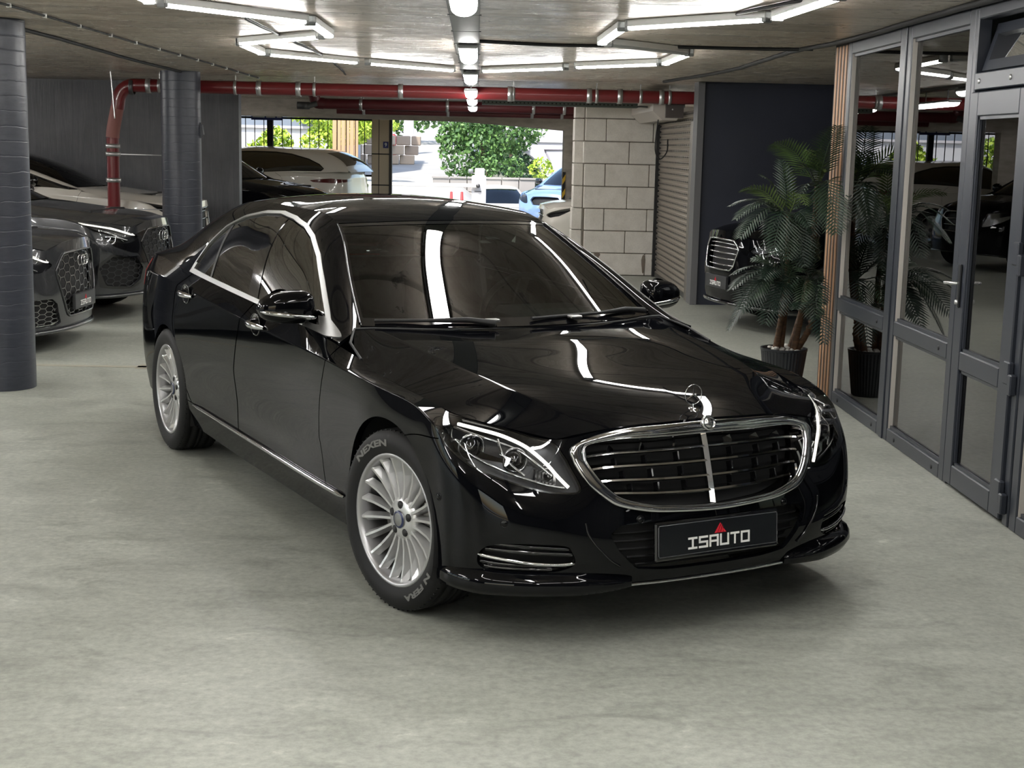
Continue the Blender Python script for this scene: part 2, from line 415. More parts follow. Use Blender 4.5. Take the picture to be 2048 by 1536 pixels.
# navy return wall on the right, with its grey edge
struct(MB().box((2.56, 16.5, 0), (9, 16.75, H)).build('wall_right', M_BLUE))
tag(MB().box((2.50, 16.46, 0), (2.575, 16.78, H)).build('trim_1', mat('grey_edge', (.12, .12, .125), .5)), kind='structure')
struct(MB().box((9, -6, 0), (9.2, 17, H)).build('wall_east', M_DARK))
# ------------------------------------------------------------------ aerated block wall (front face y=20.2), blocks are its children
bw = struct(MB().box((1.50, 20.225, 0), (2.56, 20.45, 2.42)).build('wall_block', M_MORTAR))
def brick_mesh(w_, h_, d_):
    return MB().box((0, 0, 0), (w_, d_, h_), .004)
rz = random.Random(3)
heights = [0.005, .315, .63, .94, 1.25, 1.565, 1.875, 2.19, 2.41]
cuts = {0: [1.50, 2.40, 2.56], 1: [1.52, 2.11, 2.55], 2: [1.52, 1.80, 2.41, 2.55], 3: [1.50, 2.12, 2.55], 4: [1.50, 1.80, 2.42, 2.55], 5: [1.48, 2.13, 2.55], 6: [1.50, 1.80, 2.46, 2.55], 7: [1.50, 2.19, 2.55]}
k = 0
for r in range(8):
    z0, z1 = heights[r]+.006, heights[r+1]-.006
    cs = cuts[r]
    for a, b_ in zip(cs, cs[1:]):
        y = 20.2+rz.uniform(-.006, .008)
        me = MB().box((a+.005, y, z0), (b_-.005, 20.3, z1), .007).mesh('block')
        link('block', me, M_BLOCK, bw)
    # return face blocks toward the left (wall end)
    me = MB().box((1.36+rz.uniform(-.01, .01), 20.34, z0), (1.498, 20.7, z1), .006).mesh('block'); link('block', me, M_BLOCK, bw)
for (x, z, w_, h_) in ((2.38, .17, .05, .27), (2.52, .2, .04, .14), (1.72, .28, .08, .09)):
    P = [(x+w_*.5*math.cos(t)*(1+.25*math.sin(3*t)), z+h_*.5*math.sin(t)) for t in np.linspace(0, 2*PI, 14, endpoint=False)]
    link('mortar_patch', MB().prism(P, 20.190, 20.21, 'y').mesh('mortar_patch'), M_PATCH, bw)
# ------------------------------------------------------------------ roller shutter on plane x=2.57
sh = thing('roller_shutter', 'perforated steel roller shutter of narrow slats beside the white block wall', 'shutter', (2.56, 18.6, 0))
def shp(name, mb, m, par=sh):
    o = mb.build(name, m, par); o.matrix_parent_inverse = Matrix.Translation((-2.56, -18.6, 0)); return o
nsl = 30; dz = 2.22/nsl
prof = [(0, 0), (-.004, .012), (-.020, .022), (-.024, .04), (-.020, .058), (-.004, .066), (0, dz)]
M_SLAT = mat('shutter_steel', (.50, .45, .39), .34, metal=.75)
sm_ = MB(); V = []; F = []
for yy in (0, 3.36):
    for (x, z) in prof: V.append((x, yy, z))
n_ = len(prof); F = [(i, i+1, n_+i+1, n_+i) for i in range(n_-1)]
sm_.add(V, F)
slat_me = sm_.mesh('slat', False); slat_me.materials.append(M_SLAT)
hole_me = None
mbh = MB()
for q in range(40): mbh.box((-.0255, .05+q*.083, .030), (-.0235, .088+q*.083, .052))
hole_me = mbh.mesh('slots'); hole_me.materials.append(M_BLACK)
for i in range(nsl):
    o = link('slat', slat_me, None, sh); o.location = (.0, 16.98-18.6, .02+i*dz)
    h_ = link('perforation', hole_me, None, sh); h_.location = (0, 16.98-18.6, .02+i*dz); h_['kind'] = 'stuff'
shp('guide_rail', MB().box((2.50, 16.80, 0), (2.60, 16.98, 2.12), .01), mat('rail_steel', (.22, .20, .18), .4, metal=.6))
shp('guide_rail', MB().box((2.50, 20.12, 0), (2.60, 20.18, 2.12)), M_BLACK)
shp('bottom_bar', MB().box((2.535, 16.98, 0), (2.585, 20.3, .05)), M_DSTEEL)
mbx = thing('shutter_motor_box', 'beige sheet metal housing with hanging cable above the roller shutter', 'box', (2.3, 18.5, 2.1))
def mx(name, mb, m):
    o = mb.build(name, m, mbx); o.matrix_parent_inverse = Matrix.Translation((-2.3, -18.5, -2.1)); return o
prf = [(2.13, 2.42), (2.40, 2.42), (2.49, 2.42), (2.49, 2.22), (2.42, 2.13), (2.25, 2.13), (2.13, 2.24)]
mx('housing', MB().prism(prf, 17.62, 20.1, 'y'), mat('beige_metal', (.42, .38, .34), .45))
mx('end_plate', MB().box((2.28, 17.56, 2.16), (2.495, 17.62, 2.42)), mat('brown_plate', (.05, .04, .036), .5))
for (x, z) in ((2.35, 2.38), (2.40, 2.33), (2.36, 2.26), (2.46, 2.38)): mx('rivet', MB().lathe([(.0, -.005), (.011, -.004), (.011, 0)], 8, 'y', (x, 17.56, z)), M_STEEL)
mx('cable', MB().tube(spline_pts([(2.22, 17.8, 2.14), (2.20, 17.8, 1.95), (2.20, 17.8, 1.75), (2.26, 17.8, 1.66), (2.34, 17.8, 1.75), (2.36, 17.9, 1.9)], 6), .009, 6), M_BLACK)
mx('chain_ring', MB().tube(spline_pts([(2.13, 18.2, 2.30), (2.04, 18.2, 2.305), (1.99, 18.2, 2.30)], 4), .012, 6), M_DSTEEL)
# ------------------------------------------------------------------ pillars
def pillar(x, y, label):
    prof = [(.225, 0), (.225, H)]
    pr = [(.228+.0008*math.sin(i*2.3), z) for i, z in enumerate(np.linspace(0, H, 19))]
    o = MB().lathe(pr, 48, 'z').build('pillar', M_PILLAR); o.location = (x, y, 0); tag(o, label, 'pillar', kind=None); return o
P1 = pillar(-3.345, 10.09, 'thick grey painted concrete pillar nearest the camera at the left edge'); P2 = pillar(-3.45, 16.93, 'grey painted concrete pillar farther back beside the red riser pipe')
link('chipped_plaster', MB().prism([(0, 0), (.05, .05), (.035, .16), (-.01, .22), (-.03, .1)], -.02, .05, 'y').mesh('chipped_plaster'), M_PILLAR, P2).location = (.215, -.02, 1.78)
# ------------------------------------------------------------------ pipes
def ring(mb, p, ax, r, w_, n=18):
    M = {'x': (1, 0, 0), 'y': (0, 1, 0), 'z': (0, 0, 1)}[ax]
    d = Vector(M)*w_/2; return mb.lathe([(r-.004, -w_/2), (r, -w_/2), (r, w_/2), (r-.004, w_/2)], n, ax, p)
pz = 2.395; py = 17.45
pp = thing('fire_main_pipe', 'red fire main pipe running under the ceiling and down beside the pillar', 'pipe', (-4.35, py, 0))
def pa(name, mb, m, par=pp):
    o = mb.build(name, m, par); o.matrix_parent_inverse = Matrix.Translation((4.35, -py, 0)); return o
pa('pipe_run', MB().tube([(-3.96, py, pz), (2.9, py, pz)], .077, 20), M_RED)
pa('elbow', MB().tube(spline_pts([(-3.96, py, pz), (-4.16, py, pz-.01), (-4.27, py, pz-.10), (-4.31, py, pz-.28)], 6), .08, 20), M_RED)
pa('bend', MB().tube(spline_pts([(-4.31, py, pz-.26), (-4.36, py, pz-.50), (-4.375, py, pz-.62)], 6), .079, 20), mat('scraped_red_paint', (.26, .10, .085), .6))
pa('riser', MB().tube([(-4.375, py, 0), (-4.375, py, pz-.62)], .074, 20), M_RED)
for z in (pz-.72, 1.58, 1.27, .9): pa('coupling', ring(MB(), (-4.375, py, z), 'z', .088, .05), M_STEEL)
for x in (-3.93, -2.62, -2.15, -.93, .38, 1.33, 1.70, 2.2): pa('coupling', ring(MB(), (x, py, pz), 'x', .09, .06), M_STEEL)
for x in (-3.80, -2.9, -1.96, .42, 1.42, 1.95, 2.30): 
    pa('pipe_hanger', ring(MB(), (x, py, pz), 'x', .086, .035).bar((x, py, pz+.08), (x, py, H), .012), M_STEEL)
pa('elbow_joint', ring(MB(), (-4.13, py, pz-.02), 'x', .094, .05), M_DSTEEL)
pa('hanger_rod', MB().bar((-4.32, py-.09, 2.0), (-4.36, py-.09, H), .012), M_STEEL)
pa('wall_bracket', MB().bar((-4.3, py+.02, 1.58), (-3.5, py+.3, 1.57), .012).bar((-4.3, py+.02, .92), (-3.5, py+.3, .92), .012), M_STEEL)
for i, (yy, z, r, lab) in enumerate(((23.6, 2.40, .085, 'upper dark red sprinkler pipe behind the bright red main'), (24.2, 2.315, .06, 'lower dark red sprinkler pipe just above the concrete lintel'))):
    q = thing('sprinkler_pipe', lab, 'pipe', (0, yy, z))
    MB().tube([(-2.5+.15*i, 0, 0), (2.1, 0, 0)], r, 14).build('pipe_run', M_DRED, q)
    for x in (-1.9, -.5, .9, 1.4): ring(MB(), (x, 0, 0), 'x', r+.01, .05).bar((x, 0, r), (x, 0, H-z), .012).build('pipe_hanger', M_STEEL, q)
    if i == 0:
        MB().tube(spline_pts([(-2.5, 0, 0), (-2.62, -.02, .02), (-2.66, -.05, .15)], 5), r*1.1, 14).build('elbow', M_DRED, q)
        MB().lathe([(0, -.1), (.06, -.1), (.06, .1), (0, .1)], 12, 'x', (-2.82, -.1, -.04)).tube([(-2.6, -.1, 0), (-2.75, -.12, -.05)], .045, 10).build('valve', M_DSTEEL, q)
# perforated cable tray
ct = thing('cable_tray', 'perforated grey cable tray running under the red pipe to the shutter', 'tray', (1.1, 18.9, 2.33))
MB().box((-1.05, -.012, -.02), (.98, .012, .04)).box((-1.05, 0, -.024), (.98, .2, -.018)).build('tray_profile', mat('tray_green', (.12, .14, .13), .5, metal=.3), ct)
ph = MB()
for i in range(38): ph.box((-1.03+i*.052, -.014, .0), (-1.01+i*.052, -.0115, .016))
o = ph.build('perforation', M_BLACK, ct); o['kind'] = 'stuff'
for x in (-.6, .2, .9): MB().bar((x, .1, -.02), (x, .1, H-2.33), .01).build('hanger_rod', M_STEEL, ct)
# ------------------------------------------------------------------ lights
def batten(x0, y0, x1, y1, lit=True, lab=None, grp=None, zc=2.482):
    x0, y0, x1, y1 = [float(q) for q in (x0, y0, x1, y1)]
    L_ = math.hypot(x1-x0, y1-y0); t = thing('batten_light', lab, 'light', ((x0+x1)/2, (y0+y1)/2, H), math.atan2(y1-y0, x1-x0), grp)
    d = zc-H; hl = L_/2-.02
    MB().box((-hl, -.036, d+.018), (hl, .036, -.003), .004).build('housing', M_WHITE, t)
    pr = [(.033*math.cos(a), d+.020-.020*math.sin(a)) for a in np.linspace(0, PI, 11)]
    MB().prism([(p[0], p[1]) for p in pr], -hl+.02, hl-.02, 'x').build('diffuser', M_TUBE if lit else mat('unlit_diffuser', (.42, .43, .43), .4), t)
    for s in (-1, 1): MB().box((min(s*hl, s*(hl-.03)), -.036, d-.002), (max(s*hl, s*(hl-.03)), .036, -.002), .006).build('end_cap', M_GREYP, t)
    return t
LFT = [('the upper left frame edge', -1.80, 6.80, -1.80, 8.08), ('the left zigzag, long upper tube', -1.784, 8.169, -1.07, 9.137), ('the left zigzag, short right-hand end', -1.06, 9.16, -1.05, 10.27),
       ('the left zigzag, slanting back to its left corner', -1.10, 10.32, -1.834, 11.25), ('the left zigzag, short left-hand end', -1.842, 11.27, -1.842, 12.44), ('the left zigzag, far slanting tube', -1.83, 12.48, -1.115, 13.47),
       ('the far left straight run beside the lamp row', -1.05, 13.50, -.24, 14.42), ('the far right straight run beside the lamp row', .03, 14.42, .83, 13.53), ('the right zigzag, far slanting tube', .88, 13.36, 1.585, 12.55),
       ('the right zigzag, short far end', 1.60, 12.52, 1.62, 11.2), ('the right zigzag, short near corner', .866, 10.33, .888, 9.03), ('the right zigzag, long near tube', .90, 9.0, 1.637, 8.18), ('the upper right frame edge', 1.65, 8.14, 1.72, 6.95)]
for (lb, a, b_, c, d) in LFT: batten(a, b_, c, d, True, 'white ceiling batten lamp at '+lb, 'ceiling batten lamps')
for i, (a, b_, c, d, lb) in enumerate([(-4.6, 21.4, -4.6, 22.6, 'just behind the end of the dark wall'), (-6.4, 21.4, -6.4, 22.6, 'behind the dark wall, further left'), (-4.6, 24.0, -4.6, 25.2, 'in the last bay, left, near the exit beam'), (-6.4, 24.0, -6.4, 25.2, 'in the last bay, far left, near the exit beam'), (3.4, 21.4, 3.4, 22.6, 'behind the white block wall'), (3.4, 24.0, 3.4, 25.2, 'behind the block wall, near the exit column')]): batten(a, b_, c, d, True, 'unseen white batten lamp added as fill '+lb, 'added rear bay fill lamps')  # lamps added behind the walls to brighten the exit end
batten(1.60, 11.15, .90, 10.40, False, 'unlit grey ceiling batten in the right zigzag', 'ceiling batten lamps')
# the same zigzag goes on over the car and behind the camera
NEAR = [(-1.07, 4.45, -1.80, 3.5, 'left, slanting, nearest the saloon'), (-1.80, 3.45, -1.80, 2.25, 'left outer run'), (-1.8, 2.2, -1.07, 1.2, 'left, slanting inwards behind'), (-1.07, 1.15, -.25, .3, 'left closing piece'),
        (1.70, 6.90, .90, 5.95, 'right, slanting over the bonnet'), (.90, 5.9, .90, 4.7, 'right inner run over the bonnet'), (.90, 4.65, 1.65, 3.7, 'right, slanting outwards'), (1.65, 3.65, 1.65, 2.45, 'right outer run'), (1.65, 2.4, .9, 1.4, 'right, slanting inwards behind'), (.9, 1.35, .05, .35, 'right closing piece')]
for (a, b_, c, d, lb) in NEAR: batten(a, b_, c, d, True, 'white batten lamp of the zigzag above the camera, '+lb, 'ceiling batten lamps')
BL = [(-1.3, 2.433, 'behind the camera'), (2.9, 2.433, 'above the camera'), (7.15, 2.433, 'at the top frame edge, nearest'), (11.55, 2.433, 'second from the front of the centre row'), (15.2, 2.42, 'third, in front of the straight tubes'),
      (16.7, 2.32, 'fourth, overlapping the red pipe'), (20.05, 2.335, 'fifth, small and far'), (22.5, 2.31, 'sixth and farthest')]
LB = [(-5.8, 1.0, 2.433, 'added as unseen fill in the left bay, nearest the entrance'), (-5.8, 4.4, 2.433, 'added as unseen fill in the left bay, level with the near wheel of the saloon'), (-5.8, 7.6, 2.433, 'added as unseen fill in the left bay, just before the first pillar'), (-5.8, 10.8, 2.433, 'added as unseen fill in the left bay, just past the first pillar'), (-5.8, 13.6, 2.433, 'added as unseen fill in the left bay above the second grey car'),
      (-8.6, 3.0, 2.433, 'added as unseen fill by the side opening, near end'), (-8.6, 8.0, 2.433, 'added as unseen fill by the side opening, far end'), (-8.6, 13.0, 2.433, 'added as unseen fill by the left wall above the tails of the parked cars'), (-8.2, 17.4, 2.433, 'added as unseen fill by the left wall above the cream car')]  # lamps added out of view to brighten the left bay
for i, (xx, yy, zb_, lab) in enumerate([(-.085, y, z, l) for y, z, l in BL]+LB):
    t = thing('bulkhead_lamp', ('white glowing bulkhead lamp of the centre row, ' if i < len(BL) else 'white glowing bulkhead lamp ')+lab, 'light', (xx, yy, H), 0, 'centre row lamps' if i < len(BL) else 'added left bay fill lamps')
    b0 = zb_-H; hl = .62 if i != 7 else .5
    MB().box((-.075, -hl-.05, b0+.045), (.075, hl+.05, b0+.075), .012).build('body', M_GREYP, t)
    pr = [(.07*math.cos(a), b0+.047-.047*math.sin(a)) for a in np.linspace(0, PI, 11)]
    MB().prism(pr, -hl, hl, 'y').build('diffuser', M_LAMP if i < len(BL) else M_FILL, t)
    if b0 < -.16:
        for s in (-1, 1): MB().bar((0, s*.4, b0+.07), (0, s*.4, -.034), .012).build('drop_rod', M_DSTEEL, t)
    else: MB().box((-.05, -hl, b0+.074), (.05, hl, -.036 if i < len(BL) else -.001)).build('bracket', M_GREYP, t)
tr = thing('lamp_trunking', 'grey metal trunking carrying the centre row of lamps along the ceiling', 'trunking', (-.09, 11, H))
for s in (-1, 1): MB().box((s*.085-.006, -13, -.028), (s*.085+.006, 13.5, -.001)).build('side_rail', M_DSTEEL, tr)
MB().box((-.085, -13, -.03), (.085, 13.5, -.02)).build('base_plate', mat('trunking_grey', (.16, .165, .15), .45, metal=.3), tr)
for yy in np.arange(-12, 14, 1.2): MB().bar((-.1, yy, -.028), (.1, yy, -.028), .006).build('cross_clip', M_DSTEEL, tr)
# cables on the ceiling
def cable(pts, r, lab, m=M_BLACK, clips=0):
    q = spline_pts(pts, 8); rr = random.Random(int(abs(pts[0][0])*100))
    q = [p+np.array([rr.uniform(-.006, .006), rr.uniform(-.006, .006), 0]) for p in q]
    o = MB().tube(q, r, 6).build('ceiling_cable', m); tag(o, lab, 'cable')
    if clips:
        for i in range(0, len(q), 2):
            p = q[i]; c_ = MB().box((p[0]-.012, p[1]-.012, H-.025), (p[0]+.012, p[1]+.012, H)).build('clip', M_WHITE, o)
    return o
zc = H-.012
cable([(-2.95, 7.2, zc), (-2.83, 8.9, zc), (-2.80, 12, zc), (-2.72, 15, zc), (-2.70, 17.9, zc)], .008, 'dark cable with pale clips along the left of the ceiling', clips=1)
cable([(-3.35, 9.7, zc), (-3.35, 12, zc), (-3.42, 14.5, zc), (-3.40, 16.8, zc)], .016, 'black cable along the ceiling between the two pillars')
cable([(-.02, 10.9, zc), (.6, 11.1, zc), (1.3, 11.0, zc), (2.1, 11.0, zc), (2.5, 10.9, zc)], .014, 'black cable crossing from the lamp row to the facade')
cable([(2.53, 3, zc), (2.53, 6, zc-.01), (2.53, 8, zc), (2.52, 10.1, zc), (2.4, 11.2, zc), (2.40, 13.8, zc), (2.1, 16.4, zc)], .02, 'thick cable bundle along the top of the glass facade')
cable([(1.42, 8.8, zc), (1.5, 8.1, zc), (1.72, 7.2, zc), (1.78, 6.3, zc)], .01, 'thin dark cable beside the right zigzag lamps')
cable([(-1.5, 9.4, zc), (-1.46, 11, zc), (-1.40, 12.7, zc), (-1.42, 14.5, zc), (-1.5, 16.5, zc)], .01, 'thin dark cable beside the left zigzag lamps')
# ------------------------------------------------------------------ glass facade on plane x = XF
XF = 2.578
def frame_bars(par, rects, name, m=M_FRAME, d0=-.0, d1=.075, bev=.006):
    for (ya, yb, za, zb) in rects: MB().box((XF+d0, min(ya, yb), za), (XF+d1, max(ya, yb), zb), bev).build(name, m, par)
def window_bay(n, ya, yb, lab):
    """fixed bay between ya (near) and yb (far): two panes with a transom"""
    o = bpy.data.objects.new('window_%d' % n, None); C.objects.link(o); o['kind'] = 'structure'
    s = .085
    frame_bars(o, [(ya, ya+s, 0, 2.53), (yb-s, yb, 0, 2.53)], 'stile'); frame_bars(o, [(ya+s, yb-s, 0, .085), (ya+s, yb-s, .665, .755), (ya+s, yb-s, 2.445, 2.53)], 'rail')
    for (za, zb) in ((.085, .665), (.755, 2.445)):
        frame_bars(o, [(ya+s, ya+s+.018, za, zb), (yb-s-.018, yb-s, za, zb)], 'glazing_bead', d0=.015, d1=.03, bev=0); frame_bars(o, [(ya+s, yb-s, za, za+.018), (ya+s, yb-s, zb-.018, zb)], 'glazing_bead', d0=.0151, d1=.029, bev=0)
        for dx in (.032, .056): MB().box((XF+dx, ya+s, za), (XF+dx+.004, yb-s, zb)).build('pane', M_PANE, o)
        MB().box((XF+.037, ya+s+.004, za), (XF+.055, ya+s+.014, zb)).box((XF+.037, yb-s-.014, za), (XF+.055, yb-s-.004, zb)).build('spacer_bar', M_STEEL, o)
    for (za, zb) in ((.085, .665), (.755, 2.445)): MB().box((XF+.003, yb-s-.021, za), (XF+.031, yb-s-.018, zb)).build('glint_strip', mat('inner_jamb', (.52, .49, .45), .5), o); MB().box((XF+.076, yb-s-.03, za), (XF+.15, yb-s, zb)).build('inner_jamb', MT['inner_jamb'], o)  # reveal strips are added, their pale colour imitating light on the frame
    for (y_, z_) in ((ya+.2, .04), (yb-.25, .04), (ya+.22, .71)): MB().lathe([(0, -.004), (.014, -.003), (.014, 0)], 10, 'x', (XF, y_, z_)).build('screw_cap', M_BLACK, o)
    return o
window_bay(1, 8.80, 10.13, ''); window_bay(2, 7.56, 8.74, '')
MB().box((XF-.008, 8.74, 0), (XF+.06, 8.80, 2.53), .004).build('trim_2', M_FRAME)['kind'] = 'structure'
# door bay with tilted fanlight
d = bpy.data.objects.new('door_1', None); C.objects.link(d); d['kind'] = 'structure'
ya, yb = 6.70, 7.56
frame_bars(d, [(yb-.05, yb, 0, 2.53), (ya-.10, ya-.03, 0, 2.53)], 'jamb'); frame_bars(d, [(ya-.03, yb-.05, 2.46, 2.53), (ya-.03, yb-.05, 2.10, 2.19)], 'head_rail')
lf = .0
frame_bars(d, [(yb-.165, yb-.055, .02, 2.09), (ya-.02, ya+.12, .02, 2.09)], 'door_stile', d0=-.015, d1=.06); frame_bars(d, [(ya+.12, yb-.165, .02, .13), (ya+.12, yb-.165, .645, .745), (ya+.12, yb-.165, 1.965, 2.09)], 'door_rail', d0=-.015, d1=.06)
for (za, zb) in ((.13, .645), (.745, 1.965)):
    for dx in (.012, .036): MB().box((XF+dx, ya+.12, za), (XF+dx+.004, yb-.165, zb)).build('pane', M_PANE, d)
    frame_bars(d, [(ya+.12, ya+.136, za, zb), (yb-.181, yb-.165, za, zb), (ya+.12, yb-.165, za, za+.016), (ya+.12, yb-.165, zb-.016, zb)], 'glazing_bead', d0=-.004, d1=.01, bev=0)
hd = MB().box((XF-.028, yb-.125, .97), (XF-.015, yb-.095, 1.20), .004).build('handle_plate', mat('handle_dark', (.03, .032, .036), .3, metal=.5), d)
MB().tube([(XF-.02, yb-.11, 1.10), (XF-.065, yb-.11, 1.10), (XF-.07, yb-.09, 1.10), (XF-.07, yb-.02, 1.095)], .009, 8).build('door_handle', mat('handle_silver', (.6, .6, .6), .25, metal=1), d)
MB().lathe([(0, -.012), (.012, -.012), (.012, 0)], 12, 'x', (XF-.028, yb-.11, 1.0)).build('lock_cylinder', M_STEEL, d)
for z in (.16, .74, 1.31): MB().box((XF-.03, ya-.045, z-.055), (XF+.0, ya+.03, z+.055), .006).box((XF-.034, ya-.09, z-.10), (XF-.0, ya-.045, z-.0), .006).build('hinge', M_FRAME, d)
# fanlight tilted inwards
fl = MB(); a = math.radians(16)
def rot(p): # tilt about lower edge (x=XF+.02, z=2.2)
    x, y, z = p; dz_ = z-2.2; return (XF+.03+dz_*math.sin(a)+(x)*math.cos(a), y, 2.2+dz_*math.cos(a)-(x)*math.sin(a))
for (y0, y1, z0, z1) in ((ya+.0, ya+.055, 2.2, 2.45), (yb-.115, yb-.06, 2.2, 2.45), (ya+.055, yb-.115, 2.2, 2.255), (ya+.055, yb-.115, 2.395, 2.45)):
    V = [rot((x, y, z)) for z in (z0, z1) for x, y in ((0, y0), (.05, y0), (.05, y1), (0, y1))]
    MB().add(V, [(3, 2, 1, 0), (4, 5, 6, 7), (0, 1, 5, 4), (1, 2, 6, 5), (2, 3, 7, 6), (3, 0, 4, 7)]).build('fanlight_frame', M_FRAME, d)
MB().add([rot((.02, y, z)) for z in (2.25, 2.40) for y in (ya+.05, yb-.11)], [(0, 1, 3, 2)]).build('fanlight_pane', M_PANE, d)
for y_ in (7.44, 7.0): MB().lathe([(0, -.006), (.014, -.005), (.014, 0)], 10, 'x', (XF, y_, 2.145)).build('screw_cap', M_STEEL, d)
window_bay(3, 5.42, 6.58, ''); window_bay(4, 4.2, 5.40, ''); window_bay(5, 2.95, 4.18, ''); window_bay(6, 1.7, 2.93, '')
struct(MB().box((XF, -6, 0), (XF+.15, 1.69, H)).build('wall_facade_end', M_DARK))
struct(MB().box((XF, -6, 2.53), (XF+.1, 10.13, H)).build('trim_3', M_FRAME))
# slatted timber end panel
sp = thing('timber_slat_panel', 'narrow panel of vertical oak slats on black at the end of the glass facade', 'panel', (XF, 10.34, 0))
MB().box((.02, -.20, 0), (.14, .24, H)).build('backing', M_BLACK, sp)
def _oak(N, L, b):
    v = tex_coord(N, L, (6, 6, .6)); n = noise(N, L, v, 6, 6, .6, 1.); L.new(ramp(N, L, n, [(.3, (.34, .17, .08)), (.7, (.55, .31, .16))]), b.inputs['Base Color'])
M_OAK = mat('oak', rough=.5, fn=_oak)
for i in range(5): MB().box((.016, -.190+i*.088, 0), (.03, -.145+i*.088, H-.02), .002).build('slat', M_OAK, sp)
# room behind the glass
struct(MB().box((6.4, -6, 0), (6.5, 10.55, H)).build('wall_office', mat('office_wall', (.10, .10, .10), .7)))
struct(MB().box((2.72, 10.42, 0), (6.5, 10.55, H)).build('wall_office_end', M_BLACK))
struct(MB().box((XF+.1, -6, H-.06), (6.4, 10.42, H)).build('ceiling_office', mat('office_ceiling', (.12, .12, .12), .7)))
for (yy, lb) in ((6.0, 'behind the glass door'), (3.2, 'behind the nearer glass bay')):
    t = thing('office_fill_light', 'small dim lamp added as fill in the office '+lb, 'light', (3.15, yy, H-.06), 0)  # lamp added to brighten the window jambs from inside
    MB().box((-.06, -.5, -.05), (.06, .5, -.002), .006).build('body', M_WHITE, t); MB().box((-.05, -.48, -.056), (.05, .48, -.0495)).build('diffuser', emit('office_fill', (1, .93, .82), 9.), t)
# a few things seen faintly through the glass
ds = thing('office_desk', 'dark office desk seen faintly through the glass facade', 'desk', (4.9, 8.2, 0))
MB().box((-.4, -.9, .70), (.4, .9, .74), .005).build('desk_top', mat('desk_dark', (.05, .045, .04), .4), ds)
for x in (-.36, .36):
    for y in (-.85, .85): MB().box((x-.025, y-.025, 0), (x+.025, y+.025, .70)).build('leg', M_DSTEEL, ds)
tag(MB().box((4.75, 8.3, .745), (4.95, 8.6, .96), .004).build('paper_sheet', mat('paper', (.75, .75, .72), .8)), 'white paper box standing on the desk behind the glass', 'box')
# lintel, columns and soffit at the exit
lz = [(-3.6, 2.225), (-.36, 2.205), (.6, 2.15), (1.56, 2.085), (2.6, 2.09)]
struct(MB().prism([(x, z) for x, z in lz]+[(2.6, H+.02), (-3.6, H+.02)], 26.0, 26.35, 'y').build('wall_lintel', M_RAW))
struct(MB().box((-11, 26.0, 0), (-4.3, 26.3, H)).box((-4.3, 26.0, 2.225), (-3.6, 26.3, H)).build('wall_exit', M_RAW))
struct(MB().box((1.56, 26.05, 0), (1.80, 26.5, 2.1)).box((1.82, 25.9, 0), (9, 26.3, H)).build('wall_exit_right', M_RAW))
tag(MB().box((1.805, 25.95, 0), (1.835, 26.0, 2.1)).build('trim_4', mat('pale_edge', (.45, .43, .4), .6)), kind='structure')
hz = MB().box((1.545, 26.0, .55), (1.60, 26.05, 1.35)).build('hazard_strip', M_BLACK); tag(hz, 'black and yellow hazard strip on the edge of the exit column', 'marking')
for i in range(3):
    z = .62+i*.25; MB().prism([(1.545, z), (1.60, z+.09), (1.60, z+.19), (1.545, z+.10)], 25.99, 26.0, 'y').build('stripe', mat('hazard_yellow', (.75, .45, .02), .5), hz)
struct(MB().box((-11, 26.35, 2.37), (9, 30.45, 2.6)).build('ceiling_exit', mat('warm_soffit', (.70, .52, .34), .8)))
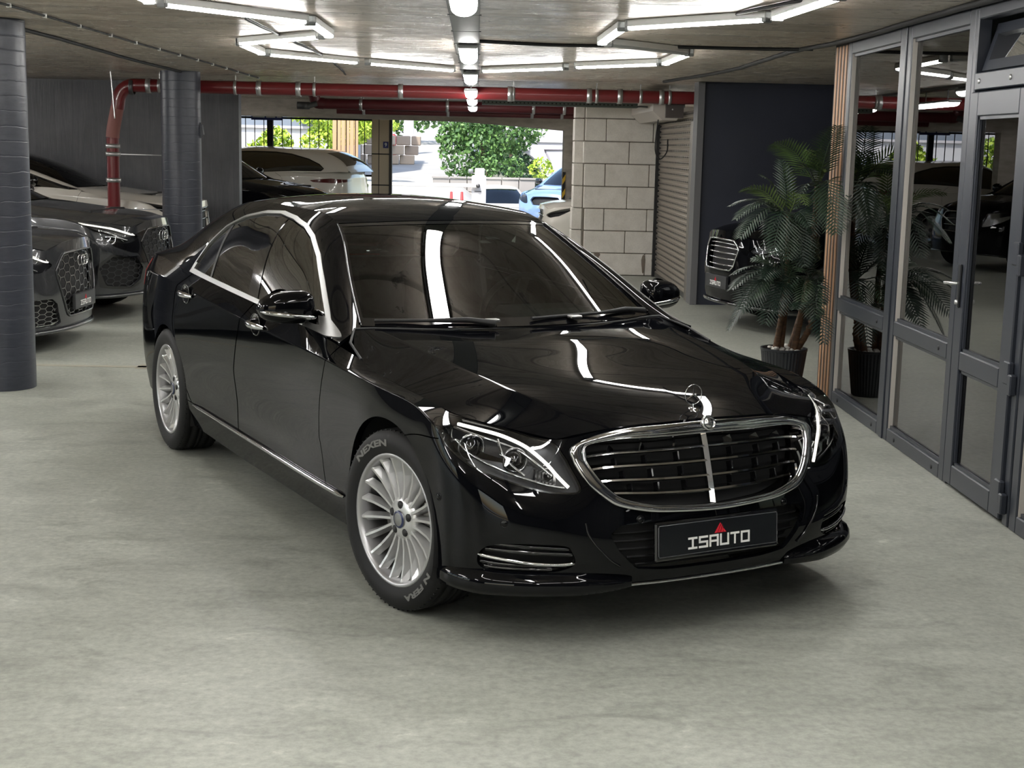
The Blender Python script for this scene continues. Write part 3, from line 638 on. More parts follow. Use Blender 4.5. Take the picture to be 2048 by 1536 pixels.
# ------------------------------------------------------------------ car body tables (half body, y>=0)
# HERO half body, y>=0. rows r0..r6, cols c0..c18
def t_rows():
    sx=[.2,0,-.4,-.75,-1.3,-1.9,-2.5,-3.165,-3.6,-3.95]
    R={}
    fr=[ # c0..c5 per row
     [(.800,0,.235),(.790,.25,.235),(.752,.45,.232),(.675,.65,.228),(.555,.805,.222),(.39,.885,.215)],
     [(.822,0,.300),(.812,.25,.300),(.774,.45,.300),(.695,.648,.300),(.578,.805,.300),(.42,.890,.31)],
     [(.828,0,.390),(.818,.25,.390),(.782,.445,.390),(.708,.642,.400),(.598,.803,.41),(.435,.895,.42)],
     [(.820,0,.480),(.808,.25,.480),(.770,.44,.480),(.704,.632,.490),(.600,.797,.51),(.438,.897,.54)],
     [(.788,0,.600),(.775,.25,.600),(.734,.44,.595),(.674,.620,.580),(.580,.785,.61),(.428,.895,.65)],
     [(.752,0,.710),(.738,.25,.705),(.698,.435,.690),(.648,.60,.665),(.540,.770,.705),(.375,.888,.755)],
     [(.714,0,.804),(.703,.20,.798),(.675,.38,.785),(.626,.573,.750),(.480,.700,.776),(.285,.795,.796)]]
    sd=[ # (y,z) per row for sx
     [(.885,.205),(.885,.20),(.885,.195),(.885,.19),(.885,.19),(.885,.19),(.885,.20),(.885,.22),(.86,.235),(.83,.25)],
     [(.905,.32),(.916,.33),(.922,.33),(.926,.33),(.926,.335),(.926,.34),(.926,.345),(.923,.35),(.895,.355),(.85,.36)],
     [(.912,.44),(.925,.46),(.925,.46),(.927,.46),(.928,.46),(.928,.47),(.929,.47),(.935,.47),(.91,.47),(.862,.47)],
     [(.917,.58),(.931,.60),(.934,.60),(.937,.60),(.938,.60),(.938,.61),(.939,.62),(.942,.62),(.918,.62),(.868,.62)],
     [(.918,.71),(.935,.73),(.940,.74),(.942,.75),(.943,.75),(.943,.76),(.944,.77),(.941,.78),(.915,.78),(.863,.79)],
     [(.906,.812),(.924,.835),(.935,.855),(.938,.874),(.939,.892),(.939,.918),(.936,.950),(.918,.975),(.89,.975),(.84,.965)],
     [(.815,.812),(.845,.840),(.862,.892),(.898,.950),(.905,.985),(.905,1.012),(.898,1.038),(.865,1.062),(.825,1.070),(.785,1.065)]]
    rr=[ # rear c16..c18
     [(-4.15,.70,.27),(-4.27,.40,.28),(-4.30,0,.28)],
     [(-4.22,.73,.37),(-4.35,.42,.38),(-4.39,0,.38)],
     [(-4.24,.74,.47),(-4.37,.42,.48),(-4.40,0,.48)],
     [(-4.24,.74,.62),(-4.36,.42,.63),(-4.39,0,.63)],
     [(-4.22,.73,.80),(-4.33,.42,.81),(-4.36,0,.81)],
     [(-4.20,.71,.95),(-4.31,.41,.96),(-4.34,0,.965)],
     [(-4.15,.66,1.055),(-4.27,.38,1.065),(-4.30,0,1.07)]]
    out=[]
    for r in range(7): out.append(fr[r]+[(x,y,z) for x,(y,z) in zip(sx,sd[r])]+rr[r])
    return np.array(out)
def t_hood(): # rows = cross (centre->edge) 5, cols = stations rear->front 6
    st=[[(-.50,0,.990),(-.52,.27,.989),(-.58,.50,.988),(-.68,.68,.986),(-.728,.774,.983)],
        [(-.26,0,.968),(-.27,.27,.966),(-.31,.48,.961),(-.37,.668,.951),(-.45,.862,.898)],
        [(0,0,.932),(0,.26,.930),(0,.44,.925),(0,.622,.912),(.0,.844,.841)],
        [(.35,0,.886),(.35,.24,.884),(.345,.40,.878),(.33,.55,.866),(.27,.790,.797)],
        [(.60,0,.838),(.595,.22,.834),(.575,.37,.824),(.555,.478,.807),(.480,.695,.777)],
        [(.714,0,.804),(.703,.2,.798),(.675,.38,.785),(.640,.51,.764),(.626,.570,.751)]]
    return np.array(st).transpose(1,0,2)
def t_side(): # rows belt->rail 5, cols k0..k9
    be=[(-.62,.885,.945),(-.95,.902,.968),(-1.3,.905,.985),(-1.65,.906,1.002),(-2.0,.905,1.017),(-2.4,.900,1.034),(-2.75,.890,1.048),(-3.165,.865,1.062),(-3.6,.825,1.070),(-3.92,.787,1.066)]
    ra=[(-.749,.736,.99),(-1.12,.645,1.200),(-1.487,.555,1.386),(-1.75,.568,1.432),(-2.1,.575,1.440),(-2.5,.585,1.445),(-2.88,.588,1.405),(-3.26,.59,1.295),(-3.62,.62,1.165),(-3.92,.69,1.088)]
    bulge=[.0,.035,.05,.055,.055,.055,.05,.04,.02,.005]
    out=[]
    for j,t in enumerate((0,.3,.6,.85,1)):
        row=[]
        for b,r,g in zip(be,ra,bulge):
            b=np.array(b);r=np.array(r);d=r-b;n=np.array([0,d[2],-d[1]]);n=n/np.linalg.norm(n)
            k=[0,.75,1.0,.62,0][j]
            row.append(b+d*t+n*g*k)
        out.append(row)
    return np.array(out)
def t_top(): # rows centre->edge 4, cols stations front->rear
    c=[(-.50,0,.993),(-.93,0,1.215),(-1.345,0,1.408),(-1.75,0,1.478),(-2.1,0,1.494),(-2.55,0,1.488),(-3.02,0,1.43),(-3.42,0,1.30),(-3.80,0,1.135),(-4.0,0,1.10),(-4.30,0,1.07)]
    e=[(-.749,.736,.99),(-1.12,.645,1.200),(-1.487,.555,1.386),(-1.75,.568,1.432),(-2.1,.575,1.440),(-2.5,.585,1.445),(-2.88,.588,1.405),(-3.26,.59,1.295),(-3.62,.62,1.165),(-3.92,.69,1.088),(-4.16,.68,1.058)]
    out=[]
    for t in (0,.35,.7,.9,1):
        row=[]
        for a,b in zip(c,e):
            a=np.array(a);b=np.array(b);p=a+(b-a)*t
            s=t**2.2 # crown: stay near centre x,z
            p[0]=a[0]+(b[0]-a[0])*s;p[2]=a[2]+(b[2]-a[2])*s
            row.append(p)
        out.append(row)
    return np.array(out)
# ------------------------------------------------------------------ car materials
M_PAINT = mat('black_car_paint', (.0020, .0022, .003), .3, coat=.55, coatr=.01, spec=.0)
M_PAINT.node_tree.nodes['Principled BSDF'].inputs['Coat IOR'].default_value = 1.5
M_CHROME = mat('chrome', (.60, .60, .61), .07, metal=1.)
M_SATIN = mat('satin_aluminium', (.30, .30, .295), .42, metal=1.)
M_GLOSSB = mat('gloss_black', (.004, .004, .005), .06, coat=.6)
M_DGLASS = glass_mat('tinted_windscreen', (.17, .20, .19), 1.52)
M_SGLASS = glass_mat('dark_side_glass', (.03, .03, .031), 2.6)
M_LENS = glass_mat('lamp_lens', (.9, .92, .93), 1.5)
M_DRL = emit('running_light', (1, .95, .84), 1.4)
M_REFL = mat('lamp_reflector', (.5, .5, .52), .18, metal=1.)
M_LAMPB = mat('lamp_housing', (.03, .03, .033), .3, metal=.3)
M_TAIL = mat('tail_lamp_red', (.35, .006, .008), .12, coat=1.)
M_RUB = mat('tyre_rubber', (.007, .007, .0075), .62, spec=.3)
M_RIM = mat('silver_alloy', (.60, .60, .60), .3, metal=.75)
M_RIMD = mat('alloy_barrel', (.42, .42, .43), .35, metal=.8)
M_DISC = mat('brake_disc', (.25, .24, .23), .4, metal=.9)
M_INT = mat('dark_leather', (.012, .012, .013), .5)
M_MESH = mat('grille_black', (.004, .004, .0045), .5, spec=.2)
M_LETTER = mat('tyre_letters', (.13, .13, .125), .6)
M_PLATE = mat('plate_black', (.006, .007, .009), .22)
M_WHITEP = mat('print_white', (.8, .8, .78), .5)
M_REDP = mat('print_red', (.55, .01, .025), .5)
SKU, SKV = .17, .11
def warp_tables(fx=None, fz=None, fy=None, ftop=None):
    T = dict(skirt=t_rows(), hood=t_hood(), side=t_side(), top=t_top())
    for k, P in T.items():
        if ftop and k in ('side', 'top'): P = ftop(P.copy(), k)
        Q = P.copy()
        if fx: Q[..., 0] = fx(P[..., 0])
        if fz: Q[..., 2] = fz(P[..., 2], P[..., 0])
        if fy: Q[..., 1] = fy(P[..., 1], P[..., 2], P[..., 0])
        T[k] = Q
    return dict(skirt=Surf(T['skirt'], (5,), True), hood=Surf(T['hood'], (3,)), side=Surf(T['side']), top=Surf(T['top']))
def inpoly(P, su=SKU, sv=SKV, sgn=1, gap=0.):
    P = np.asarray(P, float)*[su, sv]
    return lambda U, V, X: sgn*poly_sd(P, np.stack([U*su, V*sv], 1))-gap
def inxz(P, sgn=1, gap=0., zs=1.15):
    P = np.asarray(P, float)*[1, zs]
    return lambda U, V, X: sgn*poly_sd(P, np.stack([X[:, 0], X[:, 2]*zs], 1))-gap
def arch(xc, zc_, r, sgn=-1):
    return lambda U, V, X: -sgn*(np.hypot(X[:, 0]-xc, X[:, 2]-zc_)-r)
def ucurve(vs, us, sgn, gap=0.):
    return lambda U, V, X: sgn*(U-np.interp(V, vs, us))-gap
def vcurve(us, vs, sgn, gap=0.):
    return lambda U, V, X: sgn*(V-np.interp(U, us, vs))-gap
def sweep_edge(S, uv, r, name, m, par, off=0., n=6, both=True, closed=False, side=1, flip=1):
    """round trim along a curve on a surface, both sides in one mesh when both"""
    uv = np.asarray(uv, float); X = S.xyz(uv[:, 0], uv[:, 1])+S.nrm(uv[:, 0], uv[:, 1], flip)*off
    mb = MB()
    for s in ((1, -1) if both else (side,)): mb.tube((X*[1, s, 1]).tolist(), r, n, closed=closed)
    return mb.build(name, m, par)
def plate_graphics(par, w_=.52, h_=.11, dx=0.):
    """plate graphics in local frame: y across (viewer's right = +y), z up, facing +x"""
    lw = .011; mb = MB()
    def r(y0, z0, y1, z1): mb.box((dx, y0, z0), (dx+.0012, y1, z1))
    x = -.1365; Hh = .043; z0 = -.040; W = .040
    def letter(ch, x):
        t = .0075
        if ch == 'I': r(x, z0, x+W, z0+t); r(x, z0+Hh-t, x+W, z0+Hh); r(x+W/2-t/2, z0+t, x+W/2+t/2, z0+Hh-t)
        if ch == 'S': r(x, z0, x+W, z0+t); r(x, z0+Hh/2-t/2, x+W, z0+Hh/2+t/2); r(x, z0+Hh-t, x+W, z0+Hh); r(x, z0+Hh/2, x+t, z0+Hh-t); r(x+W-t, z0+t, x+W, z0+Hh/2)
        if ch == 'A': r(x, z0, x+t, z0+Hh); r(x+W-t, z0, x+W, z0+Hh); r(x+t, z0+Hh-t, x+W-t, z0+Hh); r(x+t, z0+Hh*.38, x+W-t, z0+Hh*.38+t)
        if ch == 'U': r(x, z0, x+t, z0+Hh); r(x+W-t, z0, x+W, z0+Hh); r(x+t, z0, x+W-t, z0+t)
        if ch == 'T': r(x, z0+Hh-t, x+W, z0+Hh); r(x+W/2-t/2, z0, x+W/2+t/2, z0+Hh-t)
        if ch == 'O': r(x, z0, x+t, z0+Hh); r(x+W-t, z0, x+W, z0+Hh); r(x+t, z0+Hh-t, x+W-t, z0+Hh); r(x+t, z0, x+W-t, z0+t)
    for ch in 'ISAUTO': letter(ch, x); x += W+.0065
    mb.build('lettering', M_WHITEP, par)
    lg = MB(); cx = .005; zt = .044; zb = .008
    # rounded red triangle cut by slanting lines
    for (a0, a1, b0, b1, tp) in ((-.026, -.0145, -.004, .0015, 1.), (-.0125, -.001, .0025, .0062, .86), (.001, .0125, .0075, .0105, .66), (.0145, .026, .0125, .016, .40)):
        zt2 = zb+(zt-zb)*tp
        lg.prism([(cx+a0, zb), (cx+a1, zb), (cx+b1, zt2-.004), (cx+(b0+b1)/2, zt2), (cx+b0, zt2-.004)], dx, dx+.0014, 'x')
    lg.build('triangle_logo', M_REDP, par)
def tyre_text(txt, rad, a_c, y, size, m, par, name, st=2.1):
    V, F = text_mesh(txt, size, .0015); W = []
    for (x, yy, z) in V:
        a = a_c-x*st/rad; r_ = rad+yy; W.append((r_*math.cos(a), y-z, r_*math.sin(a)))
    return MB().add(W, F).build(name, m, par)
def wheel(par, name, loc, outer, steer=0., R=.349, W=.245, rim=.252, style='multi', rimmat=None, text=False, det=1):
    """outer=-1: outer face towards -y"""
    rimmat = rimmat or M_RIM
    t = bpy.data.objects.new(name, None); C.objects.link(t); t.parent = par; t.location = loc; t.rotation_euler = (0, 0, steer); t.empty_display_size = .1
    o = outer; hw = W/2
    pr = [(rim, .108), (rim+.008, .112), (rim+.03, .122), (.5*(rim+R), .1245), (R-.022, .117), (R-.006, .103), (R, .088)]
    for g in ((.062, .050), (.018, .006)): pr += [(R, g[0]), (R-.007, g[0]-.001), (R-.007, g[1]+.001), (R, g[1])]
    pr = pr+[(r, -y) for r, y in pr[::-1]]+[(rim-.004, -.105), (rim-.012, 0), (rim-.004, .105)]
    MB().lathe(pr, 64 if det else 32, 'y', closed=True).build('tyre', M_RUB, t)
    if det:
        sp_ = MB()
        for k in range(72): # sipes on the tread shoulders
            a = 2*PI*k/72
            for y0, y1 in ((.068, .104), (-.104, -.068)):
                c_, s_ = math.cos(a), math.sin(a); M_ = Matrix(((c_, 0, s_, 0), (0, 1, 0, 0), (-s_, 0, c_, 0), (0, 0, 0, 1)))
                sp_.box((-.0022, y0, R-.006), (.0022, y1, R-.0015), 0, M_)
        q = sp_.build('tread_block_sipes', M_BLACK, t); q['kind'] = 'stuff'
    rl = MB().lathe([(rim+.006, .098), (rim+.006, .110), (rim-.002, .112), (rim-.010, .106), (rim-.016, .09), (rim-.02, -.09), (rim+.006, -.108)], 64, 'y', c=(0, 0, 0))
    if o < 0: rl.v = [(x, -y, z) for x, y, z in rl.v]
    rl.build('rim_barrel', M_RIMD if style == 'multi' else rimmat, t)
    hub = MB().lathe([(0, .080), (.03, .080), (.055, .077), (.080, .070), (.088, .060), (.092, .03), (0, .0)], 40, 'y')
    if o < 0: hub.v = [(x, -y, z) for x, y, z in hub.v]
    hb = hub.build('hub_disc', rimmat, t)
    cp = MB().lathe([(0, .087), (.026, .0865), (.030, .085), (.034, .080)], 24, 'y')
    if o < 0: cp.v = [(x, -y, z) for x, y, z in cp.v]
    cp.build('centre_cap', M_SATIN, t)
    rg = MB().lathe([(.026, .087), (.034, .0845), (.0345, .0835)], 24, 'y')
    if o < 0: rg.v = [(x, -y, z) for x, y, z in rg.v]
    rg.build('cap_ring', mat('cap_blue', (.02, .03, .09), .25), t)
    for k in range(5 if det else 0):
        a = 2*PI*k/5+.3; MB().lathe([(0, o*.0795), (.0155, o*.0785), (.016, o*.074)], 10, 'y', (.056*math.cos(a), 0, .056*math.sin(a))).build('lug_hole', M_BLACK, t)
    MB().lathe([(.06, -o*.0), (.165, -o*.0), (.165, o*.03), (.06, o*.03)], 32, 'y').build('brake_disc', M_DISC, t)
    MB().prism([(-.17*math.cos(a)-.0, .17*math.sin(a)) for a in np.linspace(-.7, .7, 7)]+[(-.1*math.cos(a), .1*math.sin(a)) for a in np.linspace(.7, -.7, 7)], -.02, .05, 'y').build('brake_caliper', M_DSTEEL, t)
    # spokes
    n = {'multi': 20, 'five': 10}[style]
    ro = rim-.012
    if style == 'multi': sec = [(.074, .011, .072, .030), (.12, .0135, .072, .034), (.18, .016, .079, .034), (ro-.012, .018, .093, .028), (ro+.010, .020, .103, .016)]
    else: sec = [(.07, .03, .07, .03), (.13, .022, .075, .03), (ro, .03, .095, .02)]
    mb = MB(); V = []
    for (r, wd_, y, dp) in sec:
        V += [(-.0048, o*y, r), (.0048, o*y, r), (wd_, o*(y-dp), r), (-wd_, o*(y-dp), r)] if style == 'multi' else [(-wd_*.30, o*y, r), (wd_*.30, o*y, r), (wd_*.75, o*(y-dp), r), (-wd_*.75, o*(y-dp), r)]
    F = []
    for i in range(len(sec)-1):
        for k in range(4): F.append((i*4+k, i*4+(k+1) % 4, i*4+4+(k+1) % 4, i*4+4+k))
    F += [(0, 1, 2, 3), tuple(4*(len(sec)-1)+k for k in (3, 2, 1, 0))]
    me = mb.add(V, F).mesh('spoke'); me.materials.append(rimmat)
    for k in range(n):
        q = link('spoke', me, None, t); q.rotation_euler = (0, 2*PI*(k+.5)/n, 0)
    if text:
        tyre_text('NEXEN', .297, PI*.65, o*.1253, .034, M_LETTER, t, 'tyre_lettering')
        q = tyre_text('N FERA', .297, -PI*.27, o*.1253, .030, M_LETTER, t, 'tyre_lettering')
    return t
def mirror_pair(fn):
    for s in (1, -1): fn(s)
ARF = (-.03, .345, .392); ARR = (-3.13, .340, .385)
V_FD = ([0, .98, 1.51, 2.52, 3.62, 4.99, 6], [8.70, 8.738, 8.814, 8.96, 8.86, 8.709, 8.62])
V_BP = ([0, 1.51, 3.26, 4.13, 5, 6], [10.90, 10.92, 10.968, 10.894, 10.80, 10.60])
V_RD = ([0, .97, 1.61, 2.32, 3.1, 3.94, 4.84, 6], [12.1, 12.235, 12.393, 12.535, 12.635, 12.715, 12.684, 12.36])
HLP = smooth_poly([(5.44, 5.30), (5.28, 5.76), (4.95, 5.93), (4.4, 5.96), (3.7, 5.96), (3.06, 5.90), (2.80, 5.40), (2.613, 4.90), (2.40, 3.95), (2.8, 3.90), (3.44, 4.04), (4.27, 4.20), (4.82, 4.50), (5.14, 4.86)], 5)
DLO = [(-.665, .958), (-.832, 1.013), (-1.104, 1.157), (-1.300, 1.255), (-1.484, 1.331), (-1.62, 1.372), (-1.80, 1.400), (-2.02, 1.415), (-2.22, 1.408), (-2.40, 1.378), (-2.56, 1.315), (-2.684, 1.215), (-2.775, 1.105), (-2.82, 1.040), (-2.4, 1.020), (-1.9, .998), (-1.3, .970), (-.9, .950)]
FOGP = smooth_poly([(4.238, 1.40), (4.055, 1.758), (3.6, 1.93), (2.75, 1.996), (2.58, 1.80), (2.494, 1.33), (2.72, 1.045), (3.295, .88), (4.1, .99)], 5)
G0h = [(0, 5.90), (1, 5.90), (2, 5.88), (2.55, 5.78), (2.69, 5.50), (2.579, 5.10), (2.40, 4.50), (2.232, 4.011), (1.98, 3.60), (1.75, 3.38), (1.3, 3.22), (.886, 3.138), (0, 3.06)]
G1h = [(0, 5.44), (1, 5.46), (1.8, 5.52), (2.25, 5.58), (2.37, 5.50), (2.32, 5.20), (2.16, 4.60), (1.99, 4.10), (1.80, 3.76), (1.60, 3.58), (1.2, 3.42), (.875, 3.345), (0, 3.26)]
def sympoly(h): return np.array(h+[(-u, v) for u, v in h[::-1][1:-1]])
def build_hero():
    root = thing('sedan', 'glossy black luxury saloon with chrome grille and star, in the middle of the garage', 'car', (.515, 5.692, 0), -1.099225)
    T = warp_tables(); SK, HD, SD, TP = T['skirt'], T['hood'], T['side'], T['top']
    g = .0022/.2; P = M_PAINT
    G0 = sympoly(G0h); G1 = sympoly(G1h)
    LI = [(0, 2.85), (1.0, 2.88), (1.75, 2.80), (1.95, 2.45), (1.75, 1.75), (1.38, 1.0), (.8, .85), (0, .82)]; LIp = sympoly(LI)
    bsplit = ([0, 4.95, 5.10, 6.35], [7, 7, 4.72, 3.80])
    # ---- body panels
    panel(SK, 'front_bumper', P, root, (0, 6.6), (0, 6), .085, .1, [vcurve(*bsplit, -1, .02), inpoly(HLP, sgn=-1, gap=.002), inpoly(G0, sgn=-1, gap=-.004), inpoly(FOGP, sgn=-1), inpoly(LIp, sgn=-1), arch(*ARF, -1)], thick=.02)
    for s in (-1, 1):
        panel(SK, 'fender', P, root, (4.9, 9.0), (1.08, 6), .07, .1, [lambda U, V, X: np.where(U < 6.5, V-np.interp(U, *bsplit)-.02, 1.), inpoly(HLP, sgn=-1, gap=.002), arch(*ARF, -1), ucurve(*V_FD, -1, g)], both=False, side=s, thick=.03)
        panel(SK, 'front_door', P, root, (8.5, 11.1), (1.08, 6), .06, .1, [ucurve(*V_FD, 1, g), ucurve(*V_BP, -1, g)], both=False, side=s, thick=.02)
        panel(SK, 'rear_door', P, root, (10.4, 12.8), (1.08, 6), .06, .1, [ucurve(*V_BP, 1, g), ucurve(*V_RD, -1, g), arch(*ARR, -1)], both=False, side=s, thick=.02)
        panel(SK, 'rear_quarter', P, root, (12.0, 15.3), (1.08, 6), .06, .1, [ucurve(*V_RD, 1, g), arch(*ARR, -1), inpoly([(14.75, 5.75), (15.4, 5.8), (15.4, 4.3), (14.9, 4.5)], gap=.002, sgn=-1)], both=False, side=s, thick=.03)
        panel(SK, 'sill', P, root, (7.9, 12.4), (0, 1.04), .1, .15, [arch(*ARF, -1), arch(*ARR, -1)], both=False, side=s, thick=.03)
        panel(SD, 'pillar_frame', P, root, (0, 9), (0, 4), .06, .06, [inxz(DLO, -1)], both=False, side=s, thick=.015)
        # side glass and trim
        panel(SD, 'window_trim', M_SATIN, root, (0, 6.6), (-.0, 4), .04, .025, [inxz(DLO, 1), lambda U, V, X: np.where(X[:, 2] < .95-.047*(X[:, 0]+.9)+.07, .042, .0155)-poly_sd(np.array(DLO)*[1, 1.15], np.stack([X[:, 0], X[:, 2]*1.15], 1))], both=False, side=s, off=.004, thick=.014)
        bp = [(-1.60, .95), (-1.74, 1.18), (-1.90, 1.42), (-2.03, 1.42), (-1.87, 1.18), (-1.73, .95)]; qp = [(-2.385, .98), (-2.425, 1.15), (-2.50, 1.40), (-2.53, 1.40), (-2.455, 1.15), (-2.415, .98)]
        gl = [inxz(DLO, 1, .020)]
        panel(SD, 'b_pillar', M_GLOSSB, root, (2, 5), (0, 4), .05, .06, gl+[inxz(bp, 1)], both=False, side=s, off=-.003)
        panel(SD, 'quarter_divider', M_BLACK, root, (4, 6), (0, 4), .05, .06, gl+[inxz(qp, 1)], both=False, side=s, off=-.003)
        fw_ = [lambda U, V, X: X[:, 0]-np.interp(X[:, 2], [.95, 1.18, 1.42], [-1.60, -1.74, -1.90])]
        rw_ = [lambda U, V, X: np.interp(X[:, 2], [.95, 1.18, 1.42], [-1.73, -1.87, -2.03])-X[:, 0], lambda U, V, X: X[:, 0]-np.interp(X[:, 2], [.98, 1.15, 1.40], [-2.385, -2.425, -2.50])]
        qw_ = [lambda U, V, X: np.interp(X[:, 2], [.98, 1.15, 1.40], [-2.415, -2.455, -2.53])-X[:, 0]]
        for nm, fl in (('front_side_window', fw_), ('rear_side_window', rw_), ('quarter_window', qw_)):
            panel(SD, nm, M_SGLASS, root, (0, 6.6), (0, 4), .05, .06, gl+fl, both=False, side=s, off=-.006, thick=.004)
        X = SK.xyz(*np.array([(8.62, 6.0), (9.3, 6), (10, 6), (11, 6), (12, 6), (12.45, 6)]).T)
        # sill chrome
        uv = [(u, 1.02) for u in np.linspace(8.17, 12.2, 26)]
        sweep_edge(SK, uv, [.004]+[.011]*24+[.004], 'sill_trim', M_CHROME, root, off=.006, both=False, side=s, n=8)
        panel(SK, 'tail_lamp', M_TAIL, root, (14.6, 16.8), (4.2, 5.9), .08, .1, [inpoly([(14.75, 5.75), (15.8, 5.85), (16.8, 5.7), (16.8, 4.9), (15.9, 4.6), (14.9, 4.5)], gap=.0)], both=False, side=s, off=.002)
        # wheel well liners
        for (ax, az, ar) in (ARF, ARR):
            pr = [(ar+.012, s*.915), (ar+.02, s*.60), (.15, s*.60)]
            MB().lathe(pr, 24, 'y', (ax, 0, az), a0=-.35, a1=PI+.35).build('wheel_liner', M_BLACK, root)
        # door handles with bowl
        for (u, v) in ((10.40, 5.13), (12.32, 4.90)):
            x = SK.xyz([u], [v])[0]; n_ = SK.nrm([u], [v])[0]
            o_ = MB(); c0 = x+n_*.012
            P0 = [(x[0]+.115, x[2]-.004), (x[0]+.06, x[2]-.001), (x[0], x[2]), (x[0]-.06, x[2]+.003), (x[0]-.115, x[2]+.004)]
            o_.tube([(a, (x[1]+(.004, .026, .032, .026, .004)[i])*s, b) for i, (a, b) in enumerate(P0)], [.008, .015, .017, .015, .008], 10)
            o_.build('door_handle', M_CHROME, root)
            bw_ = MB(); M_ = Matrix.Rotation(0, 4, 'X')
            ring_ = [(x[0]+.068*math.cos(a), (x[1]+.006)*s, x[2]+.050*math.sin(a)) for a in np.linspace(0, 2*PI, 28, endpoint=False)]
            bw_.add(ring_+[(x[0], (x[1]-.012)*s, x[2])], [(i, (i+1) % 28, 28) for i in range(28)], True)
            bw_.tube(ring_, .003, 6, closed=True); bw_.build('handle_bowl', M_GLOSSB, root)
        # door mirror
        mr = bpy.data.objects.new('door_mirror', None); C.objects.link(mr); mr.parent = root; mr.location = (-1.02, s*.985, 1.052)
        V = []; F = []; nu, nv = 28, 14
        for j in range(nv+1):
            t = j/nv; yv = -.125+.235*t; k = max(.04, (1-abs(2*t-1)**4.5)**(1/3.)) if t < .5 else max(.04, (1-(2*t-1)**2.6)**(1/2.2))
            hz = .074*k*(1-.20*t*t); zc_ = -.010*t*t+.002; xo = -.045*(t-.3)
            for i in range(nu):
                a = 2*PI*i/nu; ca, sa = math.cos(a), math.sin(a); ex = .62
                V.append((abs(ca)**ex*(1 if ca > 0 else -1)*(.088 if ca > 0 else .05)*(.35+.65*k)*(1-.25*t*t)+xo, s*yv, zc_+abs(sa)**ex*(1 if sa > 0 else -1)*hz))
        for j in range(nv):
            for i in range(nu): F.append((j*nu+i, j*nu+(i+1) % nu, j*nu+nu+(i+1) % nu, j*nu+nu+i))
        F += [tuple(range(nu)), tuple(range(nv*nu, nv*nu+nu))]
        MB().add(V, F, True).build('mirror_cap', P, mr)
        # indicator strip and glass
        st = [(.083-.062*max(t, 0)**2.4-.02*max(-t, 0)-.022*t, s*(-.02+.122*t), -.030+.014*t) for t in np.linspace(-.8, 1.0, 14)]
        MB().tube(st, [.004]+[.011]*12+[.004], 8).build('indicator_strip', M_CHROME, mr)
        MB().lathe([(0, -.052), (.07, -.052), (.075, -.045)], 24, 'x', (0, s*0, 0)).build('mirror_glass', M_CHROME, mr)
        MB().tube(spline_pts([(.0, -s*.09, -.065), (.02, -s*.13, -.075), (.06, -s*.17, -.10)], 5), [.03]*6+[.022]*5, 10).build('mirror_foot', M_GLOSSB, mr)
    panel(HD, 'hood', P, root, (.0, 5), (0, 4), .06, .05, [], thick=.02)
    panel(SK, 'rear_bumper', P, root, (15.1, 18), (0, 6), .1, .15, [inpoly([(14.75, 5.75), (15.8, 5.85), (16.8, 5.7), (16.8, 4.9), (15.9, 4.6), (14.9, 4.5)], gap=.002, sgn=-1)], thick=.02)
    for s in (1, -1): panel(SK, 'rear_lower_side', P, root, (13.0, 15.15), (0, 1.1), .1, .15, [arch(*ARR, -1)], both=False, side=s, thick=.02)
    panel(TP, 'windscreen', M_DGLASS, root, (.05, 1.955), (0, 3.92), .06, .08, [], flip=-1, off=-.004, thick=.006)
    panel(TP, 'windscreen_border', M_GLOSSB, root, (.02, 1.975), (0, 3.98), .03, .03, [lambda U, V, X: np.maximum(np.maximum(V-3.80, .16-U), U-1.90)], flip=-1, off=-.002, thick=.006)
    panel(TP, 'roof', P, root, (1.985, 6.1), (0, 4), .06, .07, [], flip=-1, thick=.02)
    panel(TP, 'rear_window', M_SGLASS, root, (6.12, 8.1), (0, 3.7), .1, .1, [], flip=-1, off=-.003)
    panel(TP, 'rear_window_surround', P, root, (6.1, 8.2), (0, 4), .1, .1, [lambda U, V, X: np.maximum(V-3.68, U-8.08)], flip=-1)
    panel(TP, 'trunk_lid', P, root, (8.2, 10), (0, 4), .1, .1, [], flip=-1)
    panel(TP, 'cowl_panel', M_BLACK, root, (0, .14), (0, 4), .05, .1, [], flip=-1, off=-.012)
    MB().tube([(-.44, .862, .898), (-.60, .845, .945), (-.728, .775, .983), (-.70, .70, .986), (-.6, .5, .985), (-.53, .27, .985), (-.52, 0, .985)], .006, 6).mirror_y().build('hood_seal', M_BLACK, root)
    # bright edges of windscreen pillar (reflection rails)
    X = TP.xyz(np.linspace(.05, 1.95, 20), np.full(20, 3.97))
    for s in (1, -1): MB().tube((X*[1, s, 1]+[0, s*.004, .003]).tolist(), .0045, 6).build('pillar_moulding', M_GLOSSB, root)
    # ---- headlights
    for s in (-1, 1):
        hl = bpy.data.objects.new('headlight', None); C.objects.link(hl); hl.parent = root
        panel(SK, 'lens', M_LENS, hl, (2.2, 5.6), (3.7, 6), .05, .06, [inpoly(HLP, gap=.0005)], both=False, side=s, thick=.01)
        panel(SK, 'housing', M_LAMPB, hl, (2.2, 5.6), (3.7, 6), .05, .06, [inpoly(HLP, gap=.0)], both=False, side=s, off=-.055, thick=0)
        panel(SK, 'rim_trim', M_GLOSSB, hl, (2.2, 5.6), (3.7, 6), .03, .04, [inpoly(HLP, gap=.0), lambda U, V, X: .007-poly_sd(np.asarray(HLP)*[SKU, SKV], np.stack([U*SKU, V*SKV], 1))], both=False, side=s, off=-.001, thick=.05)
        f = lambda uv, off: ((SK.xyz(*np.array(uv, float).T)+SK.nrm(*np.array(uv, float).T)*off)*[1, s, 1])
